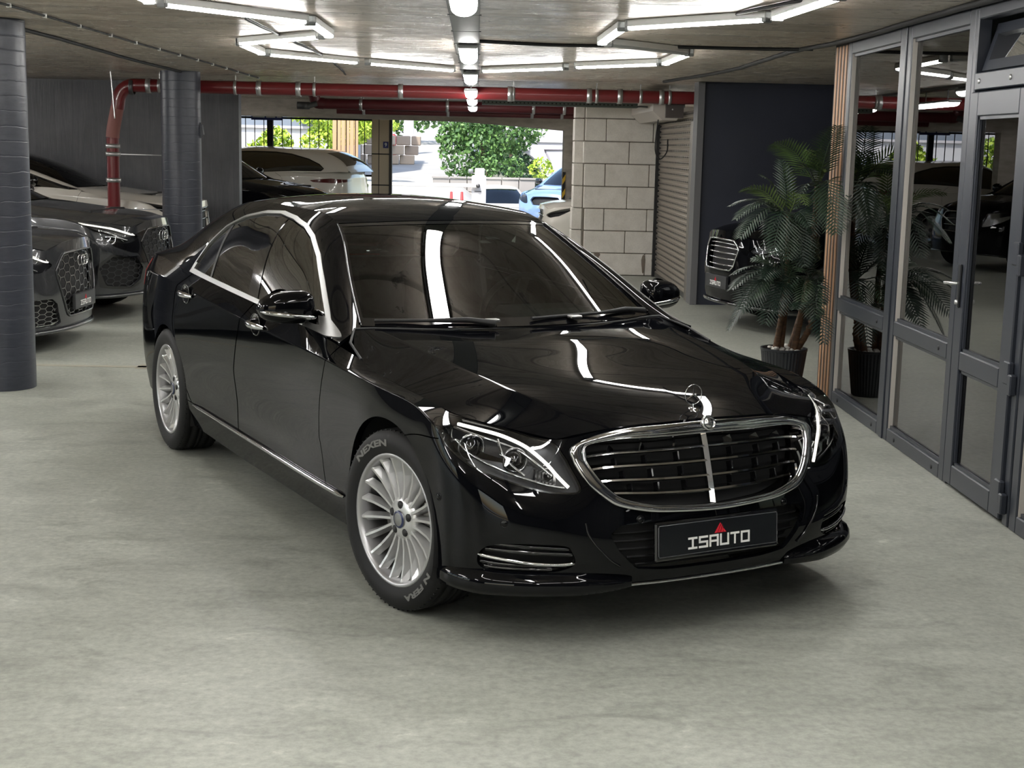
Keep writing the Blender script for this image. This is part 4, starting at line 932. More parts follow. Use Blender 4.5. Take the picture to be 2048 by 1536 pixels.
        drl = spline_pts([(4.85, 5.76), (4.4, 5.78), (3.95, 5.76), (3.5, 5.58), (3.10, 5.10), (2.85, 4.60), (2.62, 4.12)], 6)
        q = f(drl, -.014); 
        for a in range(0, len(q)-1):
            MB().bar(q[a]+(q[a+1]-q[a])*.06, q[a+1]-(q[a+1]-q[a])*.06, .010, .010).build('led_segment', M_DRL, hl)
        # chrome blades that frame two projector pods
        for cv in ([(4.95, 5.55), (4.78, 5.05), (4.45, 4.70), (3.9, 4.50), (3.3, 4.35), (2.7, 4.12)], [(4.05, 5.62), (3.90, 5.2), (3.72, 4.8), (3.45, 4.5)], [(4.90, 5.62), (4.3, 5.55), (3.7, 5.45), (3.3, 5.1), (2.95, 4.6)]):
            MB().tube(f(spline_pts(cv, 6), -.02).tolist(), .0055, 6).build('chrome_blade', M_CHROME, hl)
        for (u, v, r) in ((4.42, 5.16, .040), (3.64, 5.10, .036), (3.02, 4.62, .022)):
            p = f([(u, v)], -.035)[0]; dr = Vector((.94, s*.34, .05)).normalized()
            M_ = Matrix.Translation(p) @ dr.to_track_quat('Z', 'Y').to_matrix().to_4x4()
            pr = MB().lathe([(0, .022), (r*.5, .018), (r*.85, .006), (r, -.004)], 20, 'z'); pr.v = [tuple(M_ @ Vector(v_)) for v_ in pr.v]; pr.build('projector', M_GLOSSB, hl)
            rg = MB().lathe([(r, -.004), (r+.006, .004), (r+.010, -.002), (r+.006, -.03)], 20, 'z'); rg.v = [tuple(M_ @ Vector(v_)) for v_ in rg.v]; rg.build('reflector_ring', M_REFL, hl)
        ft = MB()
        for i in range(6):
            p = f([(3.25-.07*i, 4.62-.03*i)], -.03)[0]; ft.box(tuple(p-np.array([.006, .006, .02])), tuple(p+np.array([.006, .004, .02])))
        ft.build('fluted_reflector', M_REFL, hl)
    # ---- grille
    gr = bpy.data.objects.new('grille', None); C.objects.link(gr); gr.parent = root
    def resamp(h, n):
        h = np.array(h, float); m = np.concatenate([h, h[::-1][1:]*[-1, 1]])  # full ring from top centre +u round to top centre -u
        ring_ = np.concatenate([h, (h[::-1]*[-1, 1])[1:-1]])
        cl = smooth_poly(ring_, 6); d = np.concatenate([[0], np.cumsum(np.linalg.norm(np.diff(np.concatenate([cl, cl[:1]]), axis=0)*[SKU, SKV], axis=1))])
        cl = np.concatenate([cl, cl[:1]]); t = np.linspace(0, d[-1], n, endpoint=False)
        return np.stack([np.interp(t, d, cl[:, 0]), np.interp(t, d, cl[:, 1])], 1)
    def sxyz(uv, off): # symmetric surface evaluation for +-u
        uv = np.array(uv); sg = np.where(uv[:, 0] < 0, -1, 1)[:, None]*np.array([[0, 1, 0]])+np.array([[1, 0, 1]])
        a = np.abs(uv[:, 0]); X = SK.xyz(a, uv[:, 1])+SK.nrm(a, uv[:, 1])*off
        return X*sg
    n_ = 240; ring6 = []
    # match both rings by angle from centre
    c_ = np.array([0, 4.55])
    def by_angle(h):
        cl = resamp(h, 1440); a = np.unwrap(np.arctan2((cl[:, 1]-c_[1])*SKV*1.9, (cl[:, 0]-c_[0])*SKU)); 
        if a[-1] < a[0]: a = -a; 
        return cl, a
    cl0, a0 = by_angle(G0h); cl1, a1 = by_angle(G1h)
    tt = np.linspace(0, 2*PI, n_, endpoint=False)
    def at_(cl, a, t):
        a = a-a[0]; t = np.mod(t, 2*PI); return np.stack([np.interp(t, a, cl[:, 0], period=2*PI), np.interp(t, a, cl[:, 1], period=2*PI)], 1)
    r0 = at_(cl0, a0, tt); r1 = at_(cl1, a1, tt)
    prof = [(0., -.01), (0., .006), (.05, .013), (.10, .015), (.74, .016), (.79, .013), (.82, .004), (.86, .011), (.97, .012), (1.0, .004), (1.0, -.05)]
    V = []; F = []; np_ = len(prof)
    for (t, of) in prof: V += sxyz(r0+(r1-r0)*t, of).tolist()
    for k in range(np_-1):
        for i in range(n_): j = (i+1) % n_; F.append((k*n_+i, k*n_+j, k*n_+n_+j, k*n_+n_+i))
    MB().add(V, F, True).build('grille_frame', M_CHROME, gr)
    # dark grille backing
    bk = sxyz(r1, -.075).tolist()+[(.66, 0, .60)]
    MB().add(bk, [(i, (i+1) % n_, n_) for i in range(n_)], True).build('grille_backing', M_BLACK, gr)
    # slats and centre bar
    def span_at(v): # half width of opening at row v
        h = np.array(G1h[3:]); o_ = np.argsort(h[:, 1]); return float(np.interp(v, h[o_, 1], h[o_, 0]))
    for k, (vc, ve) in enumerate(((5.00, 5.13), (4.53, 4.62), (4.07, 4.15), (3.66, 3.76))):
        um = span_at(ve)-.03; us = np.linspace(-um, um, 41); vv = vc+(ve-vc)*(np.abs(us)/um)**1.5
        X = sxyz(np.stack([us, vv], 1), -.022); V = []; F = []
        sec = [(0, .0055), (.006, .0), (0, -.0055), (-.045, -.004), (-.045, .004)]
        for p in X:
            for (dx, dz_) in sec: V.append((p[0]+dx, p[1], p[2]+dz_))
        for i in range(len(X)-1):
            for q in range(5): F.append((i*5+q, i*5+(q+1) % 5, i*5+5+(q+1) % 5, i*5+5+q))
        F += [(0, 1, 2, 3, 4), tuple(5*(len(X)-1)+q for q in (4, 3, 2, 1, 0))]
        MB().add(V, F).build('grille_slat', M_CHROME, gr)
    X = sxyz(np.array([(0., v) for v in np.linspace(5.46, 3.28, 12)]), -.012); V = []; F = []
    for p in X: V += [(p[0]-.012, -.013, p[2]), (p[0]+.003, 0, p[2]), (p[0]-.012, .013, p[2]), (p[0]-.05, 0, p[2])]
    for i in range(len(X)-1):
        for q in range(4): F.append((i*4+q, i*4+(q+1) % 4, i*4+4+(q+1) % 4, i*4+4+q))
    MB().add(V, F).build('centre_bar', M_CHROME, gr)
    for uu in (-1.72, -1.08, -.5, .5, 1.08, 1.72):
        for (va, vb_) in ((5.36, 5.12), (4.93, 4.66), (4.46, 4.2), (4.02, 3.80)):
            sc_ = 1-.22*(5.2-va)/1.4; q = sxyz(np.array([(uu*sc_, va), (uu*sc_, vb_)]), -.045)
            MB().bar(q[0], q[1], .006, .03).build('vertical_strut', M_GLOSSB, gr)
    # badge and star
    bp_ = sxyz(np.array([(0, 5.77)]), .021)[0]; nb = Vector(SK.nrm([0.], [5.79])[0]); M_ = Matrix.Translation(bp_) @ nb.to_track_quat('Z', 'Y').to_matrix().to_4x4()
    bd = MB().lathe([(0, .004), (.016, .004), (.017, .0), (.022, .0), (.024, .004), (.028, .003), (.029, -.004)], 28, 'z')
    for k in range(3): a = PI/2+k*2*PI/3; bd.bar((0, 0, .005), (.016*math.cos(a), .016*math.sin(a), .005), .003)
    bd.v = [tuple(M_ @ Vector(v)) for v in bd.v]; bd.build('round_badge', M_CHROME, root)
    hx = HD.xyz([4.42], [0.])[0]
    st = bpy.data.objects.new('hood_star', None); C.objects.link(st); st.parent = root; st.location = (hx[0], 0, hx[2])
    mb = MB().lathe([(0, .004), (.020, .003), (.0235, -.003)], 24, 'z'); mb.v = [(x*1.0, y, z-.18*x) for x, y, z in mb.v]; mb.build('star_base', M_CHROME, st)
    zc_ = .052; rr = .037
    MB().tube([(-.008, rr*math.cos(a), zc_+rr*math.sin(a)) for a in np.linspace(0, 2*PI, 40, endpoint=False)], .0021, 8, closed=True).build('star_ring', M_CHROME, st)
    s3 = MB()
    for k in range(3):
        a = PI/2+k*2*PI/3; d_ = Vector((0, math.cos(a), math.sin(a))); p_ = Vector((0, -math.sin(a), math.cos(a))); c0 = Vector((-.008, 0, zc_))
        s3.add([c0+d_*rr*.98, c0+p_*.0048, c0-p_*.0048, c0+Vector((.004, 0, 0)), c0-Vector((.004, 0, 0))], [(0, 1, 3), (0, 3, 2), (0, 4, 1), (0, 2, 4)])
    s3.tube([(-.004, 0, .0), (-.008, 0, zc_-rr)], .004, 8); s3.build('three_pointed_star', M_CHROME, st)
    # ---- lower intake, plate, fog grilles, lip
    panel(SK, 'intake_backing', M_BLACK, root, (0, 2.1), (.6, 3.2), .1, .1, [inpoly(LIp, gap=-.006)], off=-.05, thick=0)
    for v in (1.05, 1.4, 1.75, 2.1, 2.45):
        um = min(1.9, 1.35+(v-1)*.5) if v < 2.3 else 1.85; q = sxyz(np.array([(u, v) for u in np.linspace(-um, um, 25)]), -.03)
        MB().tube(q.tolist(), .006, 5).build('intake_slat', M_MESH, root)
    pl = bpy.data.objects.new('number_plate', None); C.objects.link(pl); pl.parent = root; pl.location = (.832, 0, .397); pl.rotation_euler = (0, math.radians(-4), 0)
    MB().box((-.022, -.272, -.072), (-.002, .272, .068), .006).build('plate_holder', M_GLOSSB, pl)
    MB().box((-.004, -.262, -.058), (.002, .262, .058), .002).build('plate', M_PLATE, pl)
    MB().tube([(.001, y, z) for y, z in ((-.258, -.056), (.258, -.056), (.262, -.05), (.262, .05), (.258, .056), (-.258, .056), (-.262, .05), (-.262, -.05))], .0016, 5, closed=True).build('plate_rim', mat('plate_rim', (.10, .10, .11), .3), pl)
    plate_graphics(pl, dx=.002)
    for s in (-1, 1):
        fg = bpy.data.objects.new('fog_grille', None); C.objects.link(fg); fg.parent = root
        f = lambda uv, off: ((SK.xyz(*np.array(uv, float).T)+SK.nrm(*np.array(uv, float).T)*off)*[1, s, 1])
        panel(SK, 'recess', M_BLACK, fg, (2.3, 4.4), (.7, 2.2), .06, .06, [inpoly(FOGP, gap=-.004)], both=False, side=s, off=-.05, thick=0)
        for (v, ua, ub_) in ((1.82, 2.62, 3.98), (1.62, 2.55, 4.12), (1.16, 2.62, 4.20), (1.0, 2.85, 4.1)):
            MB().tube(f([(u, v) for u in np.linspace(ua, ub_, 16)], -.018).tolist(), .0085, 6).build('louvre', M_GLOSSB, fg)
        MB().tube(f(spline_pts([(4.24, 1.44), (3.78, 1.39), (3.24, 1.30), (2.8, 1.27), (2.50, 1.33)], 6), -.002).tolist(), [.003]+[.0075]*23+[.003], 8).build('chrome_bar', M_CHROME, fg)
        # shelf lip under the fog grille
        us = np.linspace(1.45, 5.25, 34); V = []; F = []
        for i, u in enumerate(us):
            t = i/33; k = min(1, t/.25, (1-t)/.30); k = max(k, 0)**.7
            X0 = SK.xyz([u, u], [.55+.42*k, 0.02]); n0 = SK.nrm([u], [.5])[0]; n0[2] = 0; n0 /= np.linalg.norm(n0)
            a = X0[0]; b = X0[1]; zb_ = np.array([0, 0, 1.]); m1 = a*[1, 1, 0]
            pts = [a-n0*.004, m1*1+n0*(.020*k)+zb_*(a[2]-.014), m1+n0*(.031*k+.001)+zb_*(b[2]+.040), m1+n0*(.034*k+.001)+zb_*(b[2]+.014), m1+n0*(.020*k)+zb_*(b[2]-.012*k), b-n0*.05-zb_*(.012*k)]
            V += [tuple(p*[1, s, 1]) for p in pts]
        for i in range(len(us)-1):
            for q in range(5): F.append((i*6+q, i*6+q+1, i*6+6+q+1, i*6+6+q))
        MB().add(V, F, True).build('bumper_lip', P, root)
        for (u, v) in ((5.22, 2.79), (3.79, 2.60), (1.35, 2.98)):
            p = f([(u, v)], .0)[0]; nn = Vector(SK.nrm([u], [v])[0]*[1, s, 1]); M_ = Matrix.Translation(p) @ nn.to_track_quat('Z', 'Y').to_matrix().to_4x4()
            sn = MB().lathe([(0, .003), (.010, .003), (.0105, .0), (.0125, .0), (.0145, .0022), (.0155, -.002)], 18, 'z'); sn.v = [tuple(M_ @ Vector(v_)) for v_ in sn.v]; sn.build('parking_sensor', P, root)
    q = sxyz(np.array([(u, .12) for u in np.linspace(-2.0, 2.0, 41)]), .002); MB().tube(q.tolist(), .006, 6).build('lip_trim', M_CHROME, root)
    # lower inset vane beside the intake
    for s in (-1, 1):
        uv = [(2.38, 2.9), (2.30, 2.35), (1.95, 1.55), (1.72, 1.2)]
        q = sxyz(np.array([(u*s, v) for u, v in spline_pts(uv, 5)]), .003); MB().tube(q.tolist(), .004, 6).build('intake_vane', M_GLOSSB, root)
    # ---- wipers
    wz = lambda u, v, off=.012: (TP.xyz([u], [abs(v)])[0]*[1, 1 if v >= 0 else -1, 1])+np.array([.0, 0, off])
    for (a, b_, c2) in (((.06, -3.3), (.06, -1.9), (.05, -.9)), ((.08, -.1), (.09, 1.4), (.09, 2.9))):
        wp = bpy.data.objects.new('wiper', None); C.objects.link(wp); wp.parent = root
        p = [wz(*a, .012), wz(*b_, .016), wz(*c2, .012)]
        MB().tube([tuple(x) for x in p], .008, 6).build('wiper_blade', M_BLACK, wp)
        MB().tube([tuple(p[1]), tuple(p[1]*.4+p[2]*.6+np.array([.03, 0, .01])), tuple(p[2]+np.array([.06, .0, 0]))], [.008, .012, .016], 6).build('wiper_arm', M_BLACK, wp)
    for (u, v) in ((.045, -.85), (.05, .75)):
        q = wz(u, v, .018); MB().box(tuple(q-np.array([.02, .03, .006])), tuple(q+np.array([.02, .03, .008])), .004).build('wiper_pivot', M_SATIN, root)
    for (u, v, w_) in ((1.62, -.62, .045), (1.60, .42, .04), (1.52, .18, .03)):
        q = TP.xyz([u, u, u+.05, u+.05], [abs(v), abs(v)+w_*9, abs(v)+w_*9*.7, abs(v)])*[1, 1 if v > 0 else -1, 1]-np.array([.01, 0, .016]); n0 = np.array([.004, 0, .002])
        MB().add(list(q)+list(q-n0), [(0, 1, 2, 3), (7, 6, 5, 4), (0, 4, 5, 1), (1, 5, 6, 2), (2, 6, 7, 3), (3, 7, 4, 0)]).build('screen_sticker', mat('sticker_grey', (.35, .36, .36), .6), root)
    # ---- interior
    it = bpy.data.objects.new('interior', None); C.objects.link(it); it.parent = root
    MB().box((-1.25, -.70, .60), (-.72, .70, .93), .05).build('dashboard', M_INT, it)
    MB().box((-1.02, -.66, .92), (-.78, .66, .965), .02).box((-1.28, .16, .92), (-1.0, .60, 1.0), .03).build('dashboard_top', mat('dash_trim', (.09, .095, .09), .5), it)
    swm = Matrix.Translation((-1.42, .38, .97)) @ Matrix.Rotation(math.radians(-62), 4, 'Y')
    sw_ = MB().tube([(.185*math.cos(a), .185*math.sin(a), 0) for a in np.linspace(0, 2*PI, 32, endpoint=False)], .015, 8, closed=True).bar((-.17, 0, 0), (.17, 0, 0), .05, .02).bar((0, -.17, 0), (0, .02, 0), .05, .02); sw_.v = [tuple(swm @ Vector(v)) for v in sw_.v]
    sw_.build('steering_wheel', mat('wheel_leather', (.03, .03, .03), .4), it)
    for y in (-.38, .38):
        MB().box((-2.15, y-.26, .42), (-1.60, y+.26, .60), .06).build('seat_cushion', M_INT, it)
        M_ = Matrix.Translation((-2.12, y, .55)) @ Matrix.Rotation(math.radians(-16), 4, 'Y'); MB().box((-.09, -.25, 0), (.09, .25, .62), .07, M_).build('seat_back', M_INT, it)
        MB().box((-2.42, y-.13, 1.15), (-2.30, y+.13, 1.33), .04).build('headrest', M_INT, it)
    MB().box((-3.2, -.68, .5), (-2.9, .68, 1.1), .08).build('rear_bench', M_INT, it)
    MB().box((-1.56, -.12, 1.27), (-1.53, .12, 1.335), .015).build('inside_mirror', M_GLOSSB, it)
    MB().box((-3.9, -.80, .20), (.40, .80, .30)).box((-3.3, -.75, .25), (-.62, .75, .55)).box((-.62, -.55, .25), (.5, .55, .70)).box((-4.1, -.55, .25), (-3.3, .55, .85)).build('floor_pan', M_BLACK, root)
    # ---- wheels
    for s in (-1, 1):
        wheel(root, 'front_wheel', (0, s*.812, .349), s, math.radians(10), text=(s < 0)); wheel(root, 'rear_wheel', (-3.165, s*.815, .349), s, 0, text=False)
    return root
hero = build_hero()
# ------------------------------------------------------------------ the other cars: same panel method, own proportions and faces
def lin(xs, ys):
    xs = np.array(xs, float); ys = np.array(ys, float)
    def f(x):
        x = np.asarray(x, float); y = np.interp(x, xs, ys)
        y = np.where(x < xs[0], ys[0]+(x-xs[0])*(ys[1]-ys[0])/(xs[1]-xs[0]), y); y = np.where(x > xs[-1], ys[-1]+(x-xs[-1])*(ys[-1]-ys[-2])/(xs[-1]-xs[-2]), y); return y
    return f
def honeycomb(S, poly, name, m, par, a=.05, off=-.02, r=.003, s=1, flat=1., both=False):
    P = np.asarray(poly, float)*[SKU, SKV]; lo = P.min(0); hi = P.max(0); mb = MB(); h3 = a*math.sqrt(3)/2
    def X(p, sd): 
        uv = np.array(p)/[SKU, SKV]; q = S.xyz([abs(uv[0])], [uv[1]])+S.nrm([abs(uv[0])], [uv[1]])*off
        return q[0]*[1, sd if not both else (1 if uv[0] >= 0 else -1), 1]
    i0 = int(lo[0]/(1.5*a))-2; i1 = int(hi[0]/(1.5*a))+2; j0 = int(lo[1]/(2*h3*flat))-2; j1 = int(hi[1]/(2*h3*flat))+2
    E = []
    for i in range(i0, i1):
        for j in range(j0, j1):
            c = np.array([1.5*a*i, (2*h3*j+(h3 if i % 2 else 0))*flat]); v = [c+np.array([a*math.cos(k*PI/3), a*math.sin(k*PI/3)*flat]) for k in range(6)]
            for k in range(3): E.append((v[k], v[k+1]))
    if not E: return
    mid = np.array([(p+q)/2 for p, q in E]); ok = poly_sd(P, mid) > 0
    for (p, q), o_ in zip(E, ok):
        if o_: mb.bar(X(p, s), X(q, s), r*2, r*2)
    o = mb.build(name, m, par); o['kind'] = 'stuff'; return o
def car(name, label, loc, rz, paint, wb=2.8, xs=None, zs=None, zt=None, ys=1., nose=0., R=.34, q=1.6, grille=None, lamp=None, intake=None, drl=None, frame=None, comb=None, lampm=None, rims=None,
        hatch=None, plate=None, rings=None, wheels=(1, 1), tail=None, trim=None, group=None, front=True, lip=True, slats=None, dlo=None, mask=None):
    root = thing(name, label, 'car', loc, rz, group)
    fxl = lin(*(xs or ([-4.4, -3.165, -.74, 0, .83], [-4.4*wb/3.165, -wb, -.74, 0, .83]))); fzl = lin(*(zs or ([.19, 1.0, 1.5], [.19, 1.0, 1.5])))
    def fx3(P):
        x, z = P[..., 0], P[..., 2]; t = np.clip((x-.1)/.5, 0, 1); t = t*t*(3-2*t)
        return fxl(x)+nose*np.clip(z-.40, 0, .42)*t
    T = dict(skirt=t_rows(), hood=t_hood(), side=t_side(), top=t_top())
    for k, P in T.items():
        if hatch and k in ('side', 'top'): P = hatch(P.copy(), k)
        Q = P.copy(); Q[..., 0] = fx3(P) if not (hatch and k in ('side', 'top')) else np.where(P[..., 0] > -2.0, fx3(P), fxl(P[..., 0])); Q[..., 2] = fzl(P[..., 2]); Q[..., 1] = P[..., 1]*ys; T[k] = Q
    S = {k: Surf(v, (5,) if k == 'skirt' else (), k == 'skirt') for k, v in T.items()}
    SK, HD, SD, TP = S['skirt'], S['hood'], S['side'], S['top']
    af = (0, R, R+.045); ar = (-wb, R, R+.045); fl = [arch(*af, -1), arch(*ar, -1)]
    for pg in ([lamp] if lamp is not None else [])+([grille] if grille is not None else [])+([intake] if intake is not None else []): fl.append(inpoly(pg, sgn=-1))
    panel(SK, 'body_shell', paint, root, (0, 18), (0, 6), .085*q, .1*q, fl, thick=.03)
    panel(HD, 'hood', paint, root, (0, 5), (0, 4), .08*q, .08*q, [], thick=.02)
    D = np.array(dlo if dlo is not None else DLO); Dn = np.stack([fxl(D[:, 0]), fzl(D[:, 1])], 1)
    for s in (1, -1):
        panel(SD, 'pillar_frame', paint, root, (0, 9), (0, 4), .08*q, .08*q, [inxz(Dn, -1)], both=False, side=s)
        panel(SD, 'side_window', M_SGLASS, root, (0, 9), (0, 4), .08*q, .08*q, [inxz(Dn, 1, .012)], both=False, side=s, off=-.004, thick=.003)
        panel(SD, 'window_trim', trim or M_GLOSSB, root, (0, 9), (0, 4), .05*q, .05*q, [inxz(Dn, 1), lambda U, V, X: .016-poly_sd(Dn*[1, 1.15], np.stack([X[:, 0], X[:, 2]*1.15], 1))], both=False, side=s, off=.002, thick=.01)
        for i, ax in enumerate((0., -wb)):
            if not wheels[i]: continue
            wheel(root, ('front_wheel', 'rear_wheel')[i], (ax, s*(.80*ys), R), s, 0, R=R, W=.24, rim=R*.70, style='five', rimmat=rims or M_RIM, det=0)
            MB().lathe([(R+.06, s*.90*ys), (R+.06, s*.58), (.1, s*.58)], 20, 'y', (ax, 0, R), a0=-.3, a1=PI+.3).build('wheel_liner', M_BLACK, root)
        mr = MB(); mx_ = float(fxl(-1.02)); mz = float(fzl(1.06)); V = []; F = []
        for j in range(9):
            t = j/8; k = max(.05, (1-abs(2*t-1)**3)**(1/3)); yv = s*(.90*ys+.0+.20*t)
            for i in range(14): a = 2*PI*i/14; V.append((mx_+math.cos(a)*(.075 if math.cos(a) > 0 else .045)*k-.04*t, yv, mz+math.sin(a)*.075*k))
        for j in range(8):
            for i in range(14): F.append((j*14+i, j*14+(i+1) % 14, j*14+14+(i+1) % 14, j*14+14+i))
        MB().add(V, F, True).add(V[:14], [tuple(range(14))]).add(V[-14:], [tuple(range(14))]).build('door_mirror', M_GLOSSB if paint != M_PAINT else paint, root)
        for u, v in ((10.40, 5.02), (12.32, 4.88)):
            x = SK.xyz([u], [v])[0]; MB().tube([(x[0]+.1, x[1]*s, x[2]), (x[0]+.05, (x[1]+.025)*s, x[2]), (x[0]-.05, (x[1]+.025)*s, x[2]), (x[0]-.1, x[1]*s, x[2])], .012, 6).build('door_handle', paint, root)
        for cv in (V_FD, V_BP, V_RD):
            vs_ = np.linspace(1.05, 6, 22); X = SK.xyz(np.interp(vs_, *cv), vs_)+SK.nrm(np.interp(vs_, *cv), vs_)*-.001
            MB().tube((X*[1, s, 1]).tolist(), .0028, 4).build('door_gap', M_BLACK, root)
        if lamp is not None:
            h_ = bpy.data.objects.new('headlight', None); C.objects.link(h_); h_.parent = root
            panel(SK, 'lens', M_LENS, h_, (1.5, 6.5), (2.5, 6), .06, .08, [inpoly(lamp)], both=False, side=s, thick=.008)
            panel(SK, 'housing', lampm or M_LAMPB, h_, (1.5, 6.5), (2.5, 6), .06, .08, [inpoly(lamp, gap=-.002)], both=False, side=s, off=-.035, thick=0)
            for d_ in (drl or []):
                dd = np.array(spline_pts(d_[0], 5)); X = SK.xyz(dd[:, 0], dd[:, 1])+SK.nrm(dd[:, 0], dd[:, 1])*-.012
                MB().tube((X*[1, s, 1]).tolist(), d_[1], 6).build('light_bar', d_[2], h_)
        if intake is not None:
            panel(SK, 'intake_backing', M_BLACK, root, (1.5, 5.5), (.2, 4), .1, .1, [inpoly(intake, gap=-.004)], both=False, side=s, off=-.05, thick=0)
            if comb: honeycomb(SK, intake, 'intake_mesh', comb, root, .042, -.02, .003, s, .6)
        for mk in (mask or []):
            panel(SK, 'black_mask', M_GLOSSB, root, (1, 6), (.3, 6), .06, .08, [inpoly(mk)]+([inpoly(grille, sgn=-1)] if grille is not None else [])+([inpoly(lamp, sgn=-1)] if lamp is not None else [])+([inpoly(intake, sgn=-1)] if intake is not None else []), both=False, side=s, off=.003, thick=.004)
        if tail is not None: panel(SK, 'tail_lamp', mat('dark_tail_lamp', (.10, .012, .012), .12, coat=1.), root, (13.5, 17.2), (3.8, 6), .08, .1, [inpoly(tail)], both=False, side=s, off=.004, thick=.006)
    if grille is not None:
        gh = np.array(grille); panel(SK, 'grille_backing', M_BLACK, root, (0, 3.2), (.6, 6), .1, .1, [inpoly(grille, gap=-.004)], off=-.06, thick=0)
        if comb: honeycomb(SK, grille, 'grille_mesh', comb, root, .048, -.022, .0036, 1, .62, both=True)
        ring_ = np.array(grille); half = ring_[ring_[:, 0] >= 0]
        pts = []
        cl = np.concatenate([ring_, ring_[:1]])
        for a, b in zip(cl, cl[1:]):
            for t in np.linspace(0, 1, 8, endpoint=False): pts.append(a+(b-a)*t)
        pts = np.array(pts); X = (SK.xyz(np.abs(pts[:, 0]), pts[:, 1])+SK.nrm(np.abs(pts[:, 0]), pts[:, 1])*.004)*np.stack([np.ones(len(pts)), np.where(pts[:, 0] < 0, -1, 1), np.ones(len(pts))], 1)
        MB().tube(X.tolist(), .009 if frame else .006, 6, closed=True).build('grille_frame', frame or M_GLOSSB, root)
        for v_ in (slats or []):
            um = 2.0; us = np.linspace(-um, um, 31); m_ = poly_sd(ring_*[SKU, SKV], np.stack([us*SKU, np.full(31, v_)*SKV], 1)) > 0; us = us[m_]
            if len(us) < 3: continue
            X = (SK.xyz(np.abs(us), np.full(len(us), v_))+SK.nrm(np.abs(us), np.full(len(us), v_))*-.02)*np.stack([np.ones(len(us)), np.sign(us+1e-9), np.ones(len(us))], 1)
            MB().tube(X.tolist(), .008, 6).build('grille_slat', frame or M_GLOSSB, root)
    if rings:
        v_, rr = rings; x = SK.xyz([0.], [v_])[0]+np.array([.012, 0, 0]); 
        for k in range(4): MB().tube([(x[0]-.01*abs(k-1.5)**2*.5, (k-1.5)*rr*1.45+rr*math.cos(a), x[2]+rr*math.sin(a)) for a in np.linspace(0, 2*PI, 24, endpoint=False)], .0055, 6, closed=True).build('emblem_ring', M_CHROME, root)
    if plate:
        v_, txt = plate; x = SK.xyz([0.], [v_])[0]; p_ = bpy.data.objects.new('number_plate', None); C.objects.link(p_); p_.parent = root; p_.location = (x[0]+.02, 0, x[2])
        MB().box((-.03, -.268, -.064), (.0, .268, .064), .004).build('plate', mat('plate_dark_grey', (.03, .031, .034), .3), p_); plate_graphics(p_, dx=.0005)
    if lip:
        uu = np.linspace(0, 5.6, 36); X = SK.xyz(uu, np.full(36, .1)); n_ = SK.nrm(uu, np.full(36, .3)); n_[:, 2] = 0; X = X+n_*.02
        MB().tube(np.concatenate([(X*[1, -1, 1])[::-1], X[1:]]).tolist(), .016, 8).build('front_lip', lip if lip is not True else M_GLOSSB, root)
    panel(TP, 'windscreen', M_DGLASS, root, (.03, 1.97), (0, 3.95), .1, .12, [], flip=-1, off=-.003, thick=.005)
    panel(TP, 'roof', paint, root, (1.97, 6.1), (0, 4), .12, .12, [], flip=-1, thick=.02)
    panel(TP, 'rear_window', M_SGLASS, root, (6.1, 8.1), (0, 3.75), .12, .12, [], flip=-1, off=-.003)
    panel(TP, 'rear_surround', paint, root, (6.1, 8.15), (0, 4), .12, .12, [lambda U, V, X: np.maximum(V-3.72, U-8.08)], flip=-1)
    panel(TP, 'tailgate', paint, root, (8.15, 10), (0, 4), .15, .15, [], flip=-1)
    a0 = float(fxl(-3.9)); a1 = float(fxl(.35)); z0 = float(fzl(.25)); z1 = float(fzl(.9))
    MB().box((a0, -.55*ys, z0), (a1, .55*ys, z1), .05).build('cabin_block', M_INT, root)
    for y in (-.38, .38): MB().box((float(fxl(-2.2)), y-.24, z1-.05), (float(fxl(-2.02)), y+.24, z1+.42), .06).build('seat_back', M_INT, root)
    return root
M_GREY1 = mat('dark_grey_car_paint', (.050, .052, .056), .22, metal=.4, coat=.8)
M_GREY2 = mat('nardo_dark_paint', (.030, .032, .036), .2, metal=.3, coat=1.)
M_CREAM = mat('white_car_paint', (.74, .70, .63), .25, coat=.8)
M_COMB = mat('grille_metal', (.30, .30, .31), .25, metal=.9)
M_COMBD = mat('grille_dark_metal', (.06, .06, .065), .3, metal=.6)
def sp2(h): h = [tuple(p) for p in h]; return np.array(h+[(-u, v) for u, v in h[::-1] if u > 0])
AG = sp2([(0, 5.30), (1.70, 5.30), (2.28, 4.55), (2.22, 4.1), (1.42, 1.62), (1.25, 1.45), (0, 1.45)])
AH = [(2.45, 4.95), (3.0, 5.45), (5.1, 5.72), (5.75, 5.5), (5.2, 4.95), (4.5, 4.35), (3.6, 4.4)]
AI = [(2.25, 2.6), (2.6, 3.0), (3.7, 2.75), (4.7, 2.7), (4.6, .75), (2.2, .7), (1.9, 1.0)]
SX = lambda nose, cowl, wt, wb, tail: ([-4.4, -3.165, -1.487, -.74, 0, .83], [-tail, -wb, -wt, -cowl, 0, nose])
car('coupe', 'dark grey hatchback with honeycomb grille and number plate, nearest of its row', (-4.22, 12.30, 0), math.radians(-2.5), M_GREY1, wb=2.63, xs=SX(.86, .62, 1.35, 2.63, 3.45), zs=([.19, .45, .8, 1.0, 1.5], [.13, .40, .92, 1.04, 1.45]), ys=.97, nose=.28, R=.335, q=1.,
    grille=AG, lamp=AH, intake=AI, comb=M_COMB, frame=M_GREY1, drl=[([(2.75, 5.22), (3.6, 5.45), (5.2, 5.62)], .007, M_DRL), ([(3.4, 4.62), (4.2, 4.72), (4.8, 5.1)], .006, M_CHROME)], rings=(4.72, .042), plate=(2.55, 1), lip=M_GREY1)
BI = [(2.25, 2.5), (2.75, 3.35), (4.2, 3.2), (4.75, 2.2), (4.3, 1.1), (2.9, .95), (2.4, 1.5)]
